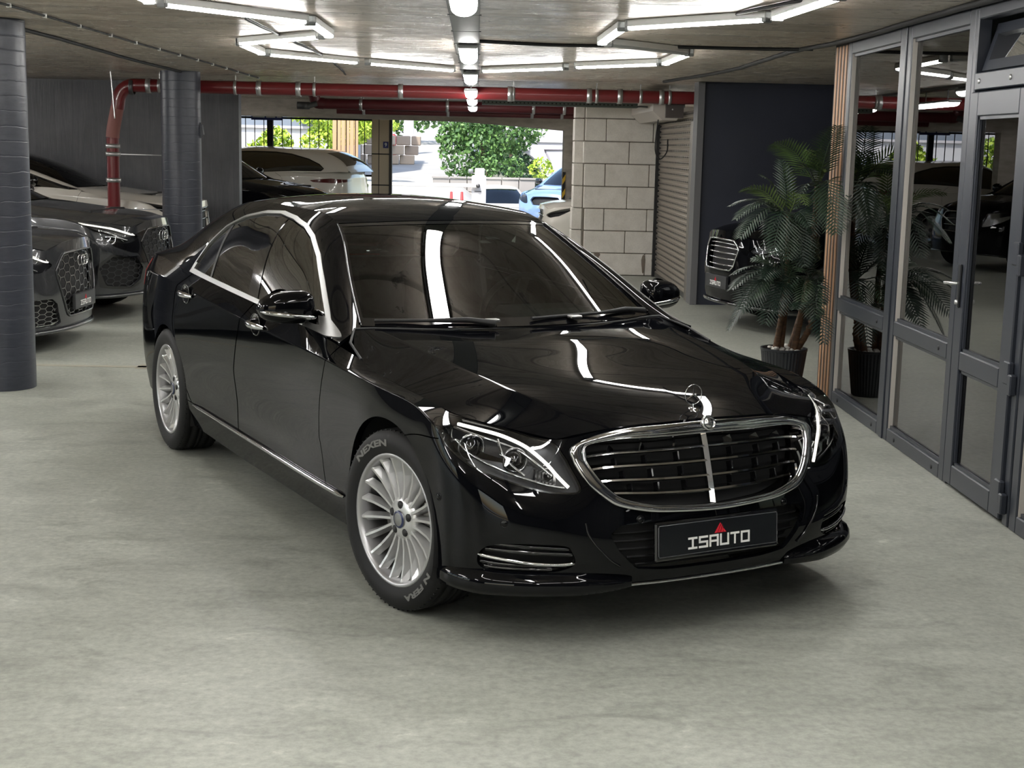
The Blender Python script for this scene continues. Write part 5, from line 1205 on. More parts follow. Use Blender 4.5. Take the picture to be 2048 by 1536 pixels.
car('suv', 'dark grey sport utility car, gloss black grille, slim lit headlamp, second in the row', (-4.05, 14.62, 0), math.radians(-5), M_GREY2, wb=2.68, xs=SX(.90, .60, 1.35, 2.68, 3.6), zs=([.19, .8, 1.0, 1.5], [.21, .98, 1.14, 1.58]), ys=.98, nose=.24, R=.36, q=1.,
    grille=AG, lamp=AH, intake=BI, comb=M_COMBD, frame=M_GLOSSB, drl=[([(2.7, 5.25), (3.6, 5.48), (5.3, 5.66)], .008, M_DRL), ([(3.3, 4.75), (4.0, 4.72), (4.5, 4.55)], .012, M_CHROME), ([(3.5, 4.6), (4.1, 4.9), (4.6, 4.95)], .009, M_CHROME)], rings=(4.62, .045), lip=M_GREY2, mask=[[(1.5, 5.35), (2.6, 5.35), (3.2, 5.0), (4.4, 4.25), (4.2, 3.95), (2.6, 3.7), (1.9, 2.2), (1.4, 1.3), (1.2, 1.5)], [(2.1, 2.6), (2.6, 3.5), (4.3, 3.35), (4.95, 2.2), (4.6, .95), (2.9, .75), (2.2, 1.3)]])
WG = sp2([(0, 5.25), (1.8, 5.3), (2.3, 4.9), (2.15, 2.4), (1.7, 1.9), (0, 1.85)])
car('suv', 'cream white sport utility car parked against the dark back wall behind the red riser', (-4.43, 18.68, 0), math.radians(0), M_CREAM, wb=2.95, xs=SX(.93, .52, 1.80, 2.95, 4.1), zs=([.19, .8, 1.0, 1.5], [.24, 1.0, 1.17, 1.70]), ys=.98, nose=.30, R=.375,
    grille=WG, lamp=AH, frame=M_CHROME, slats=(2.6, 3.4, 4.2, 4.9), comb=None)
car('van', 'black van-shaped car with its nose just past the end of the dark wall', (-3.15, 22.9, 0), math.radians(-24), M_PAINT, wb=3.0, xs=SX(.85, .62, 1.5, 3.0, 4.0), zs=([.19, .8, 1.0, 1.5], [.22, 1.0, 1.2, 1.8]), ys=.96, R=.35,
    grille=sp2([(0, 5.3), (1.6, 5.3), (2.0, 4.4), (1.5, 3.2), (0, 3.1)]), lamp=HLP, frame=M_CHROME, slats=(3.8, 4.5), lampm=M_REFL)
def hatchf(P, k):
    # long roof and steep tail gate
    x = P[..., 0]; f = lin([-4.3, -3.92, -3.62, -3.26, -2.88, -2.5, -2.0], [-4.42, -4.36, -4.28, -4.08, -3.78, -3.1, -2.1]); P[..., 0] = np.where(x < -2.0, f(x), x)
    if k == 'side':
        for c, zt_, yr in ((5, 1.452, .60), (6, 1.40, .62), (7, 1.30, .64), (8, 1.17, .70), (9, 1.09, .73)):
            z0 = P[0, c, 2]; zz = P[-1, c, 2]; P[:, c, 2] = z0+(P[:, c, 2]-z0)*(zt_-z0)/(zz-z0); y0 = P[0, c, 1]; yy = P[-1, c, 1]; P[:, c, 1] = y0+(P[:, c, 1]-y0)*(yr-y0)/(yy-y0)
    if k == 'top':
        for c, zt_, yr in ((5, 1.452, .60), (6, 1.40, .62), (7, 1.30, .64), (8, 1.17, .70), (9, 1.09, .73)):
            for j, t in enumerate((0, .35, .7, .9, 1)): P[j, c, 2] = zt_+.03*(1-t**2.2); P[j, c, 1] = yr*t
    return P
CD = [(-.80, .985), (-1.104, 1.157), (-1.30, 1.255), (-1.484, 1.331), (-1.62, 1.37), (-1.80, 1.395), (-2.2, 1.405), (-2.7, 1.40), (-3.1, 1.37), (-3.5, 1.29), (-3.75, 1.20), (-3.86, 1.12), (-3.8, 1.075), (-3.2, 1.068), (-2.4, 1.035), (-1.9, 1.01), (-1.3, .985)]
cay = car('suv', 'cream white sport utility car seen from its tail, before the exit fence', (-6.12, 28.8, 0), math.radians(180-13), M_CREAM, wb=2.90, xs=([-4.4, -3.165, -1.487, -.74, 0, .83], [-4.02, -2.90, -1.5, -.70, 0, .90]), zs=([.19, 1.0, 1.5], [.25, 1.17, 1.70]), ys=1.02, R=.38,
    hatch=hatchf, dlo=CD, lamp=AH, grille=None, tail=[(13.9, 4.72), (15.2, 4.95), (16.9, 4.9), (16.9, 4.65), (15.3, 4.5), (14.1, 4.58)], q=1.3)
car('suv', 'white car nosing out from behind the block wall, headlamp and wheel arch in view', (1.88, 23.2, 0), math.radians(180), M_CREAM, wb=2.8, xs=SX(.93, .70, 1.45, 2.8, 3.7), zs=([.19, .8, 1.0, 1.5], [.2, .88, 1.05, 1.6]), nose=.12, R=.36,
    lamp=[(2.7, 4.95), (3.3, 5.35), (5.3, 5.55), (5.9, 5.35), (5.3, 4.75), (4.5, 4.3), (3.6, 4.4)], grille=AG, frame=M_CHROME, slats=(2.2, 3, 3.8, 4.6))
car('suv', 'black sport utility car with chrome-edged grille half hidden behind the potted palm', (3.35, 14.6, 0), math.radians(180+13), M_PAINT, wb=2.97, xs=SX(.92, .85, 1.6, 2.97, 4.0), zs=([.19, .8, 1.0, 1.5], [.20, .98, 1.15, 1.72]), nose=.25, R=.375, q=1.2,
    grille=sp2([(.10, 5.3), (1.35, 5.3), (1.75, 4.7), (1.5, 3.5), (1.2, 3.2), (.10, 3.2)]), lamp=AH, intake=[(1.9, 2.4), (3.2, 2.6), (4.4, 2.2), (4.2, 1.2), (2.2, .9)], frame=M_CHROME, slats=(3.5, 3.9, 4.3, 4.7, 5.0), drl=[([(2.9, 4.8), (4.4, 4.75), (5.0, 5.2)], .010, M_CHROME)], plate=(2.1, 1))
M_BLUEC = mat('sky_tinted_car_paint', (.22, .34, .58), .15, metal=.3, coat=1.)  # blue made paler to imitate sky reflected in the bodywork
car('hatchback', 'blue car, painted paler for reflected sky, standing in the sun outside the exit column', (1.98, 35.2, -.16), math.radians(-118), M_BLUEC, wb=2.6, xs=SX(.8, .6, 1.3, 2.6, 3.4), zs=([.19, .8, 1.0, 1.5], [.2, .85, 1.05, 1.55]), ys=.93, R=.33, q=2., lamp=HLP, grille=sp2([(0, 5.2), (1.6, 5.2), (1.9, 4.5), (1.4, 3.6), (0, 3.5)]), lip=True)
M_WHITEC = mat('bright_white_paint', (.78, .78, .76), .25, coat=.6)
car('hatchback', 'small white car parked beyond the barrier post in the street', (.95, 42, -.85), math.radians(-80), M_WHITEC, wb=2.5, xs=SX(.75, .6, 1.3, 2.5, 3.2), ys=.9, R=.31, q=2.4, lamp=HLP, grille=sp2([(0, 5.2), (1.6, 5.2), (1.9, 4.5), (1.4, 3.6), (0, 3.5)]))
# ------------------------------------------------------------------ palm in its pot
def palm():
    px_, py_ = 2.285, 10.36
    pot = thing('palm_pot', 'black fluted plant pot with white pebbles standing beside the timber slats', 'pot', (px_, py_, 0))
    n = 40; V = []; F = []
    for j, (r, z) in enumerate(((.115, 0), (.125, .01), (.150, .20), (.165, .325), (.172, .33), (.172, .345), (.158, .345), (.150, .30))):
        for i in range(n*2):
            a = PI*i/n; rr = r+(.0035 if (i % 2 and 1 <= j <= 3) else 0); V.append((rr*math.cos(a), rr*math.sin(a), z))
    m = n*2
    for j in range(7):
        for i in range(m): F.append((j*m+i, j*m+(i+1) % m, j*m+m+(i+1) % m, j*m+m+i))
    F += [tuple(range(m)), tuple(range(7*m, 8*m))]
    MB().add(V, F).build('pot_body', mat('pot_black', (.010, .012, .016), .4), pot)
    rr = random.Random(5); M_PEB = mat('white_pebble', (.62, .60, .56), .5)
    for k in range(26):
        a = rr.uniform(0, 2*PI); r = .125*math.sqrt(rr.random()); s = rr.uniform(.014, .028); bm = bmesh.new(); bmesh.ops.create_icosphere(bm, subdivisions=1, radius=1.)
        me = bpy.data.meshes.new('pebble'); bm.to_mesh(me); bm.free(); me.polygons.foreach_set('use_smooth', [True]*len(me.polygons))
        o = link('pebble', me, M_PEB, pot); o.location = (r*math.cos(a), r*math.sin(a), .318+rr.uniform(0, .03)); o.scale = (s*1.3, s, s*.7); o.rotation_euler = (rr.uniform(-.4, .4), 0, a)
    pl = thing('potted_palm', 'tall artificial palm with feathery dark green fronds on brown stems, in the black pot', 'plant', (px_, py_, .30))
    def _bark(N, L, b):
        v = tex_coord(N, L, (8, 8, 40)); n_ = noise(N, L, v, 1.5, 5); L.new(ramp(N, L, n_, [(.3, (.035, .018, .008)), (.7, (.12, .06, .028))]), b.inputs['Base Color']); bump(N, L, b, n_, .6, .01)
    M_BARK = mat('palm_bark', rough=.8, fn=_bark)
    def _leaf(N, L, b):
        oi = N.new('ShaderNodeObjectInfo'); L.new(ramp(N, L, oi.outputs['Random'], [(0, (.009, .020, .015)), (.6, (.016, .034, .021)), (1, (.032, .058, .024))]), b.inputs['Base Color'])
    M_LEAF = mat('palm_leaf_shaded', rough=.42, fn=_leaf)  # shaded fronds: the shade is put into a darker green
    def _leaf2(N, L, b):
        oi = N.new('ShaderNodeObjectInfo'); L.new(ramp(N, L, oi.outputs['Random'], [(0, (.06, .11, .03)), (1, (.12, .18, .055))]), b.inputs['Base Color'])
    M_LEAF2 = mat('palm_leaf_lit', rough=.42, fn=_leaf2)  # lit upper fronds: the light is put into a brighter green
    # picture rays on a plane y=const give where crowns and tips stand (real positions, depth varies per frond)
    def at(x, y, Y):
        h, p, r, yw = 1.75067, 0.163814, 0.022095, -0.027511
        G = np.array([[math.cos(yw), -math.sin(yw), 0], [math.sin(yw), math.cos(yw), 0], [0, 0, 1.]]); fw = np.array([0, math.cos(p), -math.sin(p)]); rt = np.array([1., 0, 0]); up = np.cross(rt, fw)
        d = G@fw+G@(rt*math.cos(r)+up*math.sin(r))*(x-1024)/2850+G@(-rt*math.sin(r)+up*math.cos(r))*(768-y)/2850
        return np.array([0, 0, h])+d*(Y/d[1])
    crowns = {'a': at(1634, 372, 10.40), 'b': at(1577, 432, 10.30), 'c': at(1572, 565, 10.25), 'd': at(1618, 560, 10.35), 'e': at(1625, 640, 10.2)}
    base = np.array([px_, py_, .30])
    for k, (b0, mid) in {'a': ((.05, .03), (1618, 560)), 'b': ((-.03, .0), (1574, 570)), 'c': ((-.07, -.03), (1562, 640)), 'd': ((.06, -.04), (1602, 630)), 'e': ((.08, .02), (1612, 670))}.items():
        p0 = base+[b0[0], b0[1], 0]; p2 = crowns[k]; p1 = at(*mid, (p0[1]+p2[1])/2); q = spline_pts([p0, p1, p2], 8)
        MB().tube((q-base).tolist(), np.linspace(.028, .016, len(q)).tolist(), 8).build('stem', M_BARK, pl)
        for j in range(3, len(q)-1, 3): MB().lathe([(.022, -.012), (.028, 0), (.022, .012)], 8, 'z', tuple(q[j]-base)).build('leaf_scar', M_BARK, pl)
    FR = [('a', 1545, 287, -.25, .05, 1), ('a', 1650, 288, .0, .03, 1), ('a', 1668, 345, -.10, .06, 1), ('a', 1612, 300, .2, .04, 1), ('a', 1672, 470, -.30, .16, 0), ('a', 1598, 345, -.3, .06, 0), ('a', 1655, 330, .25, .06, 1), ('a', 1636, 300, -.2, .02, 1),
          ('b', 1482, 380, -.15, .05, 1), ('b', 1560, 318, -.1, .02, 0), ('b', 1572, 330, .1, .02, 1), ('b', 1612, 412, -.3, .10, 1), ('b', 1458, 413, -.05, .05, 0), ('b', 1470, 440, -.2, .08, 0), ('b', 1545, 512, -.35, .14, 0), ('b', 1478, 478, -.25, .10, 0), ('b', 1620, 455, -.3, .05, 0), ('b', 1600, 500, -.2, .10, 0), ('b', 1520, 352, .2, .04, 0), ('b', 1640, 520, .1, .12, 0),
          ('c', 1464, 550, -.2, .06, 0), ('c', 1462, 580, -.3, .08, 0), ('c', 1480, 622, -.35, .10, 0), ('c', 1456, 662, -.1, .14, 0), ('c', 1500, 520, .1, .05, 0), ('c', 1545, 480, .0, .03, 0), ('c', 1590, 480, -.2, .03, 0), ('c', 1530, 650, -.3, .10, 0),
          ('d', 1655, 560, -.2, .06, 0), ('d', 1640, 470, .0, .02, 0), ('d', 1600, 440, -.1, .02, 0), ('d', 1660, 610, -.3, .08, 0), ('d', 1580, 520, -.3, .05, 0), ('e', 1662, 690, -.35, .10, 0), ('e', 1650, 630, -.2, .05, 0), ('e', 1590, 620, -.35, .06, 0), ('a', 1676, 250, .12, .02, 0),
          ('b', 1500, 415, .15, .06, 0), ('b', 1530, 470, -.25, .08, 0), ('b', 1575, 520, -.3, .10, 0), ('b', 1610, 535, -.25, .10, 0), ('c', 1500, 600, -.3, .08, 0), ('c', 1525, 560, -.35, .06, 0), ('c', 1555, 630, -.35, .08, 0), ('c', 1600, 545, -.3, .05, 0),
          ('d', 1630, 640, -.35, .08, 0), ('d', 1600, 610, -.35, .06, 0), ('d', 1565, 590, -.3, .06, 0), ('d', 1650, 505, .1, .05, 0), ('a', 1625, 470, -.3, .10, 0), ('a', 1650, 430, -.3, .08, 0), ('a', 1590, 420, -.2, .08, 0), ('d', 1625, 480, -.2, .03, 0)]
    for (k, x, y, dY, sag, light) in FR:
        if x > 1640 and not (k == 'a' and y in (470, 250)): x = 1640+(x-1640)*.35
        c0 = crowns[k]; t1 = at(x, y, c0[1]+dY); t1 = at(x, y, t1[1]*2.50/t1[0]) if t1[0] > 2.50 else t1; d = t1-c0; L_ = np.linalg.norm(d)
        mid = (c0+t1)/2+np.array([0, 0, sag+.06*L_]); q = spline_pts([c0, c0+(mid-c0)*.55, mid, mid+(t1-mid)*.55+np.array([0, 0, .02]), t1], 5); mb = MB()
        mb.tube((q-base).tolist(), np.linspace(.0055, .0015, len(q)).tolist(), 5)
        ax = d/max(L_, 1e-6); nl = max(12, int(L_/.026)); rr2 = random.Random(x*7+y); 
        cum = np.concatenate([[0], np.cumsum(np.linalg.norm(np.diff(q, axis=0), axis=1))]); roll = rr2.uniform(-.5, .5)
        for i in range(nl):
            t = .16+.84*i/nl; s_ = t*cum[-1]; p = np.array([np.interp(s_, cum, q[:, a]) for a in range(3)]); p2 = np.array([np.interp(min(s_+.02, cum[-1]), cum, q[:, a]) for a in range(3)]); tg = (p2-p); tg = tg/max(np.linalg.norm(tg), 1e-6) if np.linalg.norm(tg) > 1e-6 else ax
            sd = np.cross(tg, [0, 0, 1.]); sd /= max(np.linalg.norm(sd), 1e-6); upv = np.cross(sd, tg); sd = sd*math.cos(roll)+upv*math.sin(roll); upv = np.cross(sd, tg)
            ln = L_*.33*(math.sin(PI*min(1, .12+t*.86))**.7)*rr2.uniform(.85, 1.1)
            for s in (-1, 1):
                dr = sd*s*.80+tg*.62+upv*.10; dr /= np.linalg.norm(dr); wv = np.cross(dr, upv); wv /= max(np.linalg.norm(wv), 1e-6); w0 = .0075
                a = p; b = p+dr*ln*.45+np.array([0, 0, -.02*ln]); c = p+dr*ln+np.array([0, 0, -.16*ln])
                mb.add([a-base-wv*w0*.5, a-base+wv*w0*.5, b-base+wv*w0+upv*.0, b-base-wv*w0, c-base, b-base+upv*.003], [(0, 1, 2, 5), (0, 5, 3), (5, 2, 4), (5, 4, 3)])
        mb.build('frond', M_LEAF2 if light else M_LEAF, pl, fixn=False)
palm()
pk = MB().box((-5.6, 11.05, .0005), (-2.55, 11.13, .003)).box((-2.63, 11.0, .0005), (-2.45, 11.22, .003)).build('parking_line', mat('worn_line_paint', (.34, .32, .26), .6)); tag(pk, 'faint worn parking line on the concrete floor in front of the grey hatchback', 'marking')
# ------------------------------------------------------------------ outside : ground, street furniture, buildings, greenery
def sst(x, a, b): t = np.clip((x-a)/(b-a), 0, 1); return t*t*(3-2*t)
def ground_z(x, y):
    s = sst(x, -.6, 1.4); k = np.maximum(y-31., 0)
    return k*(.046*(1-s))-s*np.minimum(k*.10, 1.15)-.02
def terrain():
    xs = np.concatenate([np.linspace(-60, -8, 14), np.linspace(-7, 9, 40), np.linspace(11, 60, 12)]); ys = np.concatenate([np.linspace(30.5, 60, 40), np.linspace(63, 130, 12)])
    X, Y = np.meshgrid(xs, ys); Z = ground_z(X, Y); V = np.stack([X.ravel(), Y.ravel(), Z.ravel()], 1); n = len(xs); i = np.arange(len(V)).reshape(len(ys), n)
    F = np.stack([i[:-1, :-1].ravel(), i[:-1, 1:].ravel(), i[1:, 1:].ravel(), i[1:, :-1].ravel()], 1).tolist()
    def _road(N, L, b):
        n_ = noise(N, L, tex_coord(N, L), .8, 5); L.new(ramp(N, L, n_, [(.3, (.29, .285, .27)), (.7, (.38, .37, .35))]), b.inputs['Base Color'])
    struct(MB().add(V, F, True).build('trim_street', mat('pale_street', rough=.9, fn=_road), fixn=False))
    struct(MB().box((-70, -60, -.25), (-11.2, 30.5, -.03)).build('trim_yard', MT['pale_street']))
terrain()
# side opening of the left bay is framed by posts (see wall_left)
# lintel soffit lamp + fence at y=30.2
fe = thing('bar_fence', 'black vertical bar fence behind the cream car at the exit', 'fence', (-6, 30.25, 0))
def fx_(o): return o
for i in range(40):
    x = -8.5+i*.165+6 if False else -9.2+i*.19+6
    if x+(-6) > -2.15: break
    MB().box((x-.008, -.008, .12), (x+.008, .008, 2.36)).build('bar', M_BLACK, fe)
for z in (.15, 1.12, 2.27): MB().box((-3.3, -.014, z-.02), (3.85, .014, z+.02)).build('rail', M_BLACK, fe)
MB().box((1.62, -.05, 0), (1.74, .05, 2.36)).build('post', M_BLACK, fe)
MB().box((1.3, -.09, 2.22), (1.95, -.06, 2.36)).build('sign_panel', mat('sign_blue', (.04, .05, .22), .5), fe)
for (a, b_) in ((1.33, 1.58), (1.61, 1.80), (1.83, 1.93)):
    MB().box((a, -.095, 2.27), (b_, -.09, 2.325)).build('sign_print', M_WHITEP, fe)
# tiled gate pillar with house number
gp = thing('gate_pillar', 'cream tiled gate pillar with a small blue number sign', 'pillar', (-2.0, 30.2, 0))
MB().box((-.20, -.10, 0), (.17, .3, 2.36)).build('core', M_BLACK, gp)
M_TILE = mat('cream_tile', (.72, .60, .43), .35)
for j, (z0, z1) in enumerate(((.0, .30), (.31, .93), (.94, 1.57), (1.58, 2.36))):
    MB().box((-.195, -.115, z0+.006), (-.055, -.1, z1-.006), .003).build('tile', M_TILE, gp); MB().box((-.042, -.115, z0+.006), (.165, -.1, z1-.006), .003).build('tile', M_TILE, gp)
MB().box((.17, -.14, 0), (.225, .06, 2.36)).build('gate_post', mat('gate_dark', (.05, .045, .04), .5), gp)
sg = MB().box((.04, -.125, 1.70), (.15, -.115, 1.83)).build('number_sign', mat('sign_navy', (.03, .035, .20), .4), gp)
V, F = text_mesh('9', .10, .004); MB().add([(.095+x, -.1265, 1.765+y) for x, y, z in V], F).build('number', M_WHITEP, sg)
# barrier
br = thing('barrier', 'white road barrier with its arm lowered across the exit', 'barrier', (.05, 34.2, 0))
MB().box((-.17, -.15, -.05), (.17, .15, 1.10), .02).box((-.10, -.12, 1.08), (.13, .12, 1.27), .02).build('cabinet', mat('barrier_white', (.75, .73, .72), .45), br)
MB().box((-.10, -.165, .72), (.06, -.15, .735)).build('slot', M_DSTEEL, br)
MB().lathe([(0, -.06), (.05, -.06), (.05, .04), (0, .04)], 14, 'y', (-.02, -.2, .86)).build('arm_hub', M_DSTEEL, br)
MB().box((-2.75, -.25, .82), (-.05, -.2, .91), .01).build('arm', mat('arm_white', (.8, .78, .72), .4), br)
MB().lathe([(0, 0), (.05, .0), (.06, .05), (.05, .1), (0, .1)], 10, 'z', (-.2, -.05, 1.15)).bar((-.2, -.05, 1.15), (-.1, 0, 1.15), .03).build('camera_head', M_GREYP, br)
bo = thing('bollard', 'red and white striped bollard under the barrier arm tip', 'bollard', (-2.62, 33.6, 0))
for i in range(9): MB().lathe([(0, i*.1), (.05, i*.1), (.05, i*.1+.1), (0, i*.1+.1)], 12, 'z').build('band', M_REDP if i % 2 else M_WHITEP, bo)
for i, x in enumerate((-.62, -.36)):
    c = MB().lathe([(0, 0), (.12, 0), (.12, .03), (.06, .05), (.03, .62), (0, .63)], 12, 'z').build('traffic_cone', mat('cone_red', (.35, .03, .03), .5)); c.location = (x, 35.2, 0.05); tag(c, ('left', 'right')[i]+' dark red traffic cone against the retaining wall by the barrier', 'cone')
# retaining wall of concrete blocks: blocks are parts
rw = thing('retaining_wall', 'pale retaining wall of square concrete blocks behind the barrier', 'wall', (.2, 44.2, -.2)); M_RW = mat('pale_block', (.26, .245, .23), .9)
MB().box((-1.55, .06, -1.), (1.6, .5, .98)).build('core', M_MORTAR, rw)
for j in range(5):
    for i in range(6):
        o_ = (j % 2)*.26; x0 = -1.55+i*.53-o_+.0
        a, b_ = max(x0, -1.55), min(x0+.52, 1.6)
        if b_-a > .05: MB().box((a, 0, -1.0+j*.4+.008), (b_-.012, .1, -1.0+j*.4+.392), .008).build('block', M_RW, rw)
for i in range(6): MB().box((-1.58+i*.54, -.04, 1.0), (-1.06+i*.54, .3, 1.06), .01).build('coping', M_RW, rw)
# arched white building on the right
ab = thing('arched_building', 'white building with a stepped corbel and a rounded archway at the right of the exit', 'building', (0, 50, 0)); M_STUC = mat('white_stucco', (.46, .45, .47), .85)
def atp(x, y, Y=50.):
    h, p, r, yw = 1.75067, 0.163814, 0.022095, -0.027511
    G = np.array([[math.cos(yw), -math.sin(yw), 0], [math.sin(yw), math.cos(yw), 0], [0, 0, 1.]]); fw = np.array([0, math.cos(p), -math.sin(p)]); rt = np.array([1., 0, 0]); up = np.cross(rt, fw)
    d = G@fw+G@(rt*math.cos(r)+up*math.sin(r))*(x-1024)/2850+G@(-rt*math.sin(r)+up*math.cos(r))*(768-y)/2850; q = np.array([0, 0, h])+d*(Y/d[1]); return (q[0], q[2])
ol = [atp(*q) for q in ((1009, 215), (1009, 268), (1016, 275), (1026, 279), (1043, 283), (1043, 303), (1056, 307), (1066, 314), (1075, 324), (1081, 337), (1085, 352), (1087, 375), (1088, 430), (1170, 430), (1170, 215))]
MB().prism(ol, 0, 2.5, 'y').build('facade', M_STUC, ab)
MB().prism([atp(*q) for q in ((1008, 240), (1038, 240), (1038, 268), (1008, 268))], -.15, 0, 'y').build('corbel', M_STUC, ab); MB().prism([atp(*q) for q in ((1043, 283), (1058, 283), (1058, 301), (1043, 301))], -.12, 0, 'y').build('corbel', M_STUC, ab)
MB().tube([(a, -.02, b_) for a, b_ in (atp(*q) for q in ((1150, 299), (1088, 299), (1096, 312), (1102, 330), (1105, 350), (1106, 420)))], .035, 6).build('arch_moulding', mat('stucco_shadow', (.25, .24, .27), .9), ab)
MB().box((*[atp(1058, 283)[0], -.06], atp(1058, 284)[1]), (6, 0, atp(1058, 281)[1])).build('string_course', M_STUC, ab)
# white building and tan screen behind the fence
wbd = thing('apartment_building', 'white building with grey window bands behind the bar fence', 'building', (-7.2, 46, 0))
MB().box((-4.2, 0, 0), (3.0, 6, 9)).build('wall', mat('white_render', (.50, .50, .52), .85), wbd)
for z in (.9, 2.3, 3.9): MB().box((-3.6, -.06, z), (2.5, 0, z+.7)).build('window_band', mat('grey_window', (.16, .19, .24), .2), wbd); MB().box((-3.7, -.1, z-.08), (2.6, 0, z)).build('sill', M_STUC, wbd)
MB().box((1.6, -.3, 2.5), (2.3, -.05, 2.8)).build('air_conditioner', M_GREYP, wbd)
ts = thing('timber_screen', 'tan vertical board screen to the left of the number pillar', 'screen', (-3.05, 33.5, 0))
for i in range(6): MB().box((-.30+i*.10, 0, .3), (-.21+i*.10, .04, 3.4), .006).build('board', mat('tan_board', (.48, .30, .17), .7), ts)
# stone wall and utility pole up the street
sw = thing('stone_wall', 'tan rubble garden wall at the left of the street', 'wall', (-4.0, 52, .8)); M_ST = [mat('rubble_%d' % i, c, .9) for i, c in enumerate(((.42, .33, .25), (.36, .29, .23), (.48, .39, .30)))]
rr = random.Random(9)
for j in range(4):
    x = -2.2
    while x < 1.6:
        w_ = rr.uniform(.35, .6); MB().box((x, rr.uniform(-.04, .04)+.8*(x+2.2), j*.36-.1), (x+w_-.02, .4+.8*(x+2.2), j*.36+.25), .03).build('stone', rr.choice(M_ST), sw); x += w_
po = thing('utility_pole', 'pale concrete pole standing in the street beyond the barrier', 'pole', (-2.95, 62, 1.3)); MB().prism([(-.24, 0), (.24, 0), (.16, 3.2), (-.16, 3.2)], -.15, .15, 'y').build('shaft', mat('pale_concrete', (.55, .53, .52), .8), po)
pe = thing('hydrant', 'red street hydrant beside the pale pole', 'hydrant', (-3.55, 61, 1.2)); MB().lathe([(0, 0), (.14, 0), (.12, .7), (.16, .75), (.1, 1.0), (0, 1.05)], 12, 'z').build('body', mat('hydrant_red', (.4, .03, .04), .5), pe)
# greenery : crowns are leaf clouds (one object each, nobody could count the leaves)
def leaf_mat(name, c0, c1):
    def f(N, L, b):
        g = N.new('ShaderNodeNewGeometry'); L.new(ramp(N, L, g.outputs['Random Per Island'], [(0, c0), (1, c1)]), b.inputs['Base Color'])
    m = mat(name, rough=.55, fn=f); return m
def foliage(blobs, n, size, m, par, name='foliage', seed=1):
    r = np.random.default_rng(seed); vols = np.array([b[3]*b[4]*b[5] for b in blobs])**.67; cnt = np.maximum(1, (n*vols/vols.sum()).astype(int)); V = []; F = []
    for b, c in zip(blobs, cnt):
        d = r.normal(size=(c, 3)); d /= np.linalg.norm(d, axis=1, keepdims=True); rad = r.uniform(.55, 1., (c, 1))**.6; P = np.array(b[:3])+d*rad*np.array(b[3:6])
        a = r.normal(size=(c, 3)); a /= np.linalg.norm(a, axis=1, keepdims=True); k = np.cross(a, r.normal(size=(c, 3))); k /= np.linalg.norm(k, axis=1, keepdims=True); s = r.uniform(.6, 1.3, (c, 1))*size
        base = len(V)*0
        q = np.stack([P-a*s*.5, P+k*s*.28, P+a*s*.5, P-k*s*.28], 1).reshape(-1, 3); o = sum(len(x) for x in V); V.append(q); F.append(np.arange(len(q)).reshape(-1, 4)+o)
    V = np.concatenate(V); F = np.concatenate(F); me = bpy.data.meshes.new(name); me.from_pydata(V.tolist(), [], F.tolist()); o = link(name, me, m, par); o['kind'] = 'stuff'; return o
ML_D = leaf_mat('leaf_mid_green', (.035, .10, .025), (.14, .26, .07)); ML_Y = leaf_mat('leaf_yellow_green', (.18, .32, .02), (.50, .62, .08)); ML_K = leaf_mat('leaf_dark_green', (.02, .055, .03), (.06, .12, .05)); M_TRUNK = mat('tree_trunk', (.10, .07, .05), .9)
def tree(lab, loc, blobs, n, size, m, seed, trunk=(.12, 2.)):
    t = thing('tree', lab, 'tree', loc); foliage(blobs, n, size, m, t, 'crown', seed); MB().tube([(0, 0, -.6), (.03, 0, trunk[1]*.5), (0, .05, trunk[1])], [trunk[0], trunk[0]*.8, trunk[0]*.5], 8).build('trunk', M_TRUNK, t); return t
tree('broad green tree hanging over the street behind the barrier', (.15, 46, .1), [(-.35, 0, 1.5, 1.1, 1., 1.), (.3, .3, 2.3, 1.4, 1.2, 1.2), (-.5, .2, 2.7, 1.1, 1., .9), (1.1, .4, 2.4, 1., .9, .9), (-.3, -.1, .7, .35, .4, .6), (-.9, 0, 1.9, .6, .6, .5)], 5200, .17, ML_D, 2)
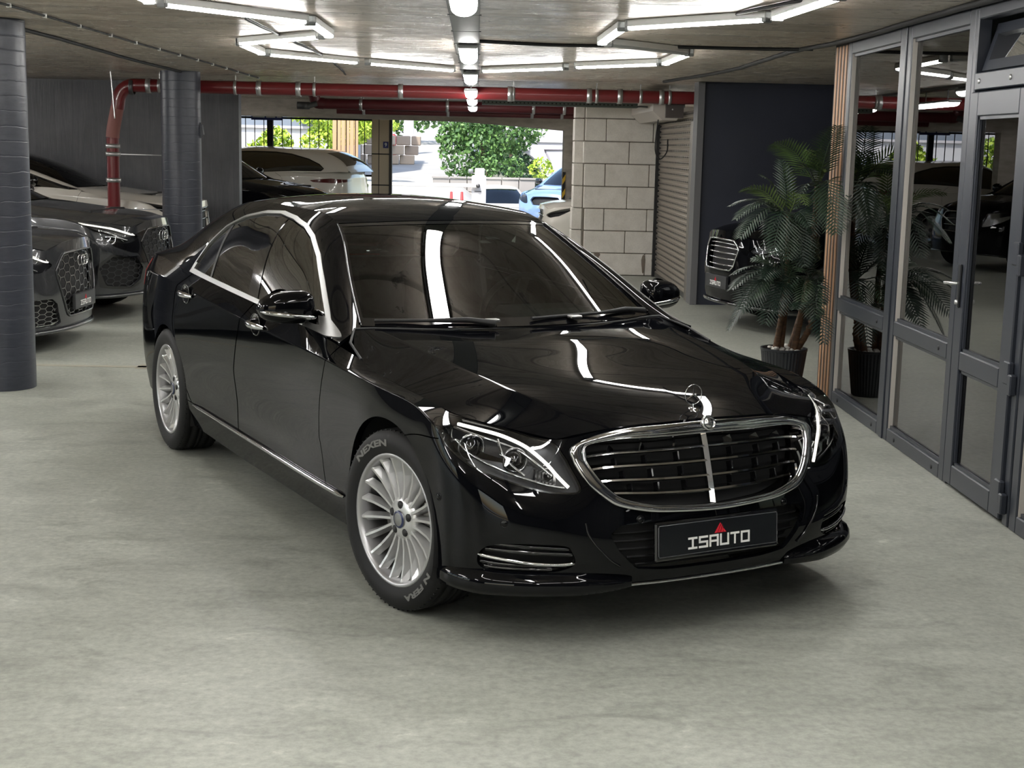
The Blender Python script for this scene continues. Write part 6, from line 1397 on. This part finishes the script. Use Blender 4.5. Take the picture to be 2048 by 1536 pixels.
tree('dark green tree seen through the archway beside the white building', (1.3, 56, 0), [(0, 0, 2.2, 1.5, 1.2, 1.5), (-.9, .3, 3., 1.4, 1.2, 1.2), (.6, 0, 1.0, 1.0, 1., .8)], 2600, .22, ML_K, 3)
tree('bright yellow green tree arching over the left of the street', (-4.2, 44, 0), [(.2, 0, 2.15, .9, .8, .40), (1.0, .2, 2.35, .8, .7, .28), (-.6, 0, 1.6, .6, .7, .7), (-.2, 0, 2.7, 1.4, .8, .5)], 3000, .17, ML_Y, 4)
tree('tall green tree closing the end of the street', (-3.6, 72, 1), [(0, 0, 3.4, 3., 2., 2.), (3., 1, 4.4, 2.6, 2., 2.2), (-2, 0, 2., 2., 1.5, 1.6)], 3600, .34, ML_D, 5)
tree('dark tree rising behind the retaining wall', (2.6, 66, 0), [(0, 0, 3., 3., 2., 3.), (-2.2, 0, 4.2, 2.2, 2, 1.8)], 2600, .34, ML_K, 6)
for i, (x, y, s, lab) in enumerate(((-4.75, 32.3, .85, 'yellow green shrub just behind the fence, left of the sign post'), (-3.6, 32.1, .5, 'low yellow green shrub touching the sign post'), (-2.75, 31.6, .45, 'small green shrub at the foot of the tan screen'), (-6.85, 32.6, .9, 'large yellow green shrub at the far left of the fence'), (-8.9, 32.6, 1.15, 'bushy yellow green hedge plant hidden left behind the dark wall'), (-11.2, 32.8, 1.2, 'outer yellow green hedge plant far left behind the fence'), (-13.7, 33, 1.2, 'last yellow green hedge plant beyond the fence end'))):
    t = thing('shrub', lab, 'shrub', (x, y, 0)); foliage([(0, 0, s*1.1, s*.8, s*.6, s*1.1), (.3*s, 0, s*1.9, s*.5, s*.5, s*.6)], 900 if s < .8 else 2600, .13, ML_Y if i != 2 else ML_D, t, 'leaves', 20+i); MB().tube([(0, 0, -.05), (0, 0, s)], .03, 6).build('stem', M_TRUNK, t)
for i, x in enumerate((.3, 1.15, 2.0)):
    t = thing('shrub', ['left', 'middle', 'right'][i]+' green shrub on top of the retaining wall', 'shrub', (x, 45.2, .75)); foliage([(0, 0, .4, .4, .35, .35)], 260, .13, ML_D if i < 2 else ML_Y, t, 'leaves', 40+i); MB().tube([(0, 0, -.3), (0, 0, .3)], .02, 5).build('stem', M_TRUNK, t)
